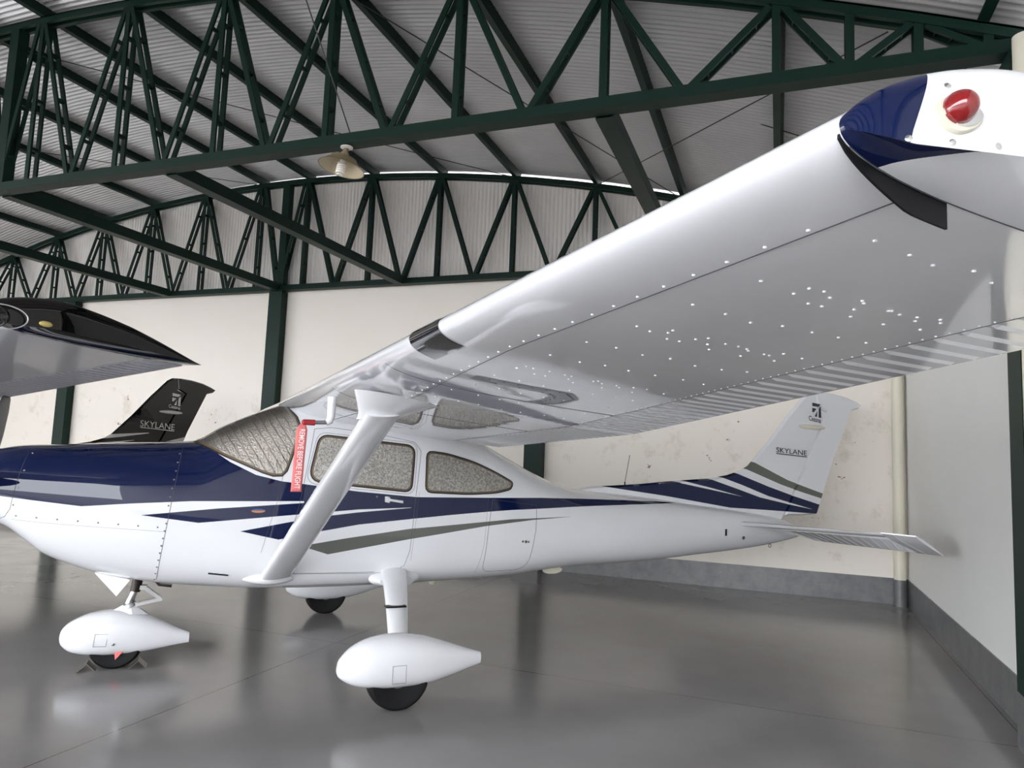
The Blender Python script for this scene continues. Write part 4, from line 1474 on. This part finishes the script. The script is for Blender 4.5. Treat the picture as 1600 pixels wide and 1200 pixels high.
plane2 = build_airplane('black high-wing airplane parked behind with silver lettered fin', (-8.92, 3.02, 0.0), 1.506, far_p, False)
mirror_tree(plane2)
plane2.scale = (1.05, 1.05, 1.05)

def AW(x, y, z):
    c_, s_ = math.cos(HEAD), math.sin(HEAD)
    return Vector((ORG[0] + x * c_ + y * s_, ORG[1] + x * s_ - y * c_, z))

# ---- tip light (red), placed on the near wing tip
def tip_surface(px_x, px_y):
    pass

# ---- pitot cover with ribbon (hangs from the pitot tube)
t = thing('pitot_cover_ribbon', 'red ribbon reading REMOVE BEFORE FLIGHT hanging from the pitot tube', 'ribbon', AW(-.735, 1.90, 1.748), HEAD)
G().tube([(.05, 0, 0), (-.012, 0, 0), (-.02, 0, 0)], [.0165, .0155, .008], 14).obj('pitot_cap', M['redcap'], t)
g = G()
W2 = .0285; Hh = .365
rows = 24
vs_ = []
for i in range(rows + 1):
    f = i / rows
    z = -.012 - Hh * f
    yy = .006 * math.sin(f * 5)
    wv = W2 if i > 1 else W2 * (.55 + .25 * i)
    for k_ in range(5):
        u = -1 + 2 * k_ / 4
        vs_.append((-.014 - .012 * f + wv * u, yy + .002 * math.sin(f * 14 + u), z))
fs_ = [(i * 5 + j, i * 5 + j + 1, i * 5 + j + 6, i * 5 + j + 5) for i in range(rows) for j in range(4)]
g.add(vs_, fs_)
rb = g.obj('ribbon', M['ribbon'], t)
sol = rb.modifiers.new('thickness', 'SOLIDIFY'); sol.thickness = .0015; sol.offset = 0
v, f = text_mesh('REMOVE BEFORE FLIGHT', 1.0, bold=.006, spacing=1.0)
xa_ = min(q[0] for q in v); xb_ = max(q[0] for q in v); za_ = min(q[1] for q in v); zb_ = max(q[1] for q in v)
vv = []
for q in v:
    fy = (q[0] - xa_) / (xb_ - xa_)        # along the ribbon, downwards
    fx = (q[1] - za_) / (zb_ - za_)        # glyph height runs toward the right
    ff = .075 + .88 * fy
    vv.append((-.014 - .012 * ff + W2 * (-.45 + 1.05 * fx), .006 * math.sin(ff * 5) - .0045, -.012 - Hh * ff))
lt = mk('ribbon_lettering', vv, f, M['wletter'], rb, False)

# ---- wheel chocks of bent angle iron
def chock(c0, rz, label, wdt=.11, leg=.078):
    t = thing('wheel_chock', label, 'wheel chock', c0, rz, 'metal wheel chocks')
    g = G()
    for s in (1, -1):
        a = (0, 0, leg * .72); b = (s * leg * .72, 0, 0.002)
        g.bar((0, 0, leg * .72), (s * leg * .72, 0, .002), wdt, .004)
    g.obj('angle_iron', M['steel'], t, smooth=False)
    return t
chock(AW(-1.855, .04, 0), HEAD, 'bent metal wheel chock in front of the nose wheel')
chock(AW(-1.535, .05, 0), HEAD, 'bent metal wheel chock behind the nose wheel')
t = thing('warning_flag', 'small red cloth flag tucked at the nose wheel tyre', 'flag', AW(-1.665, .085, .10), HEAD)
mk('flag_cloth', [(-.028, 0, .045), (.03, 0, .03), (.004, 0, -.005), (-.018, 0, -.03), (-.028, .002, .045), (.03, .002, .03), (.004, .002, -.005), (-.018, .002, -.03)],
   [(0, 1, 2, 3), (7, 6, 5, 4), (0, 4, 5, 1), (1, 5, 6, 2), (2, 6, 7, 3), (3, 7, 4, 0)], M['ribbon'], t, False)
for o in COL.objects:
    if o.name.startswith('angle_iron'): o.location.z = 0.003
for o in list(COL.objects):
    if o.name.startswith('lettering') and o.type == 'FONT':
        bpy.data.objects.remove(o)
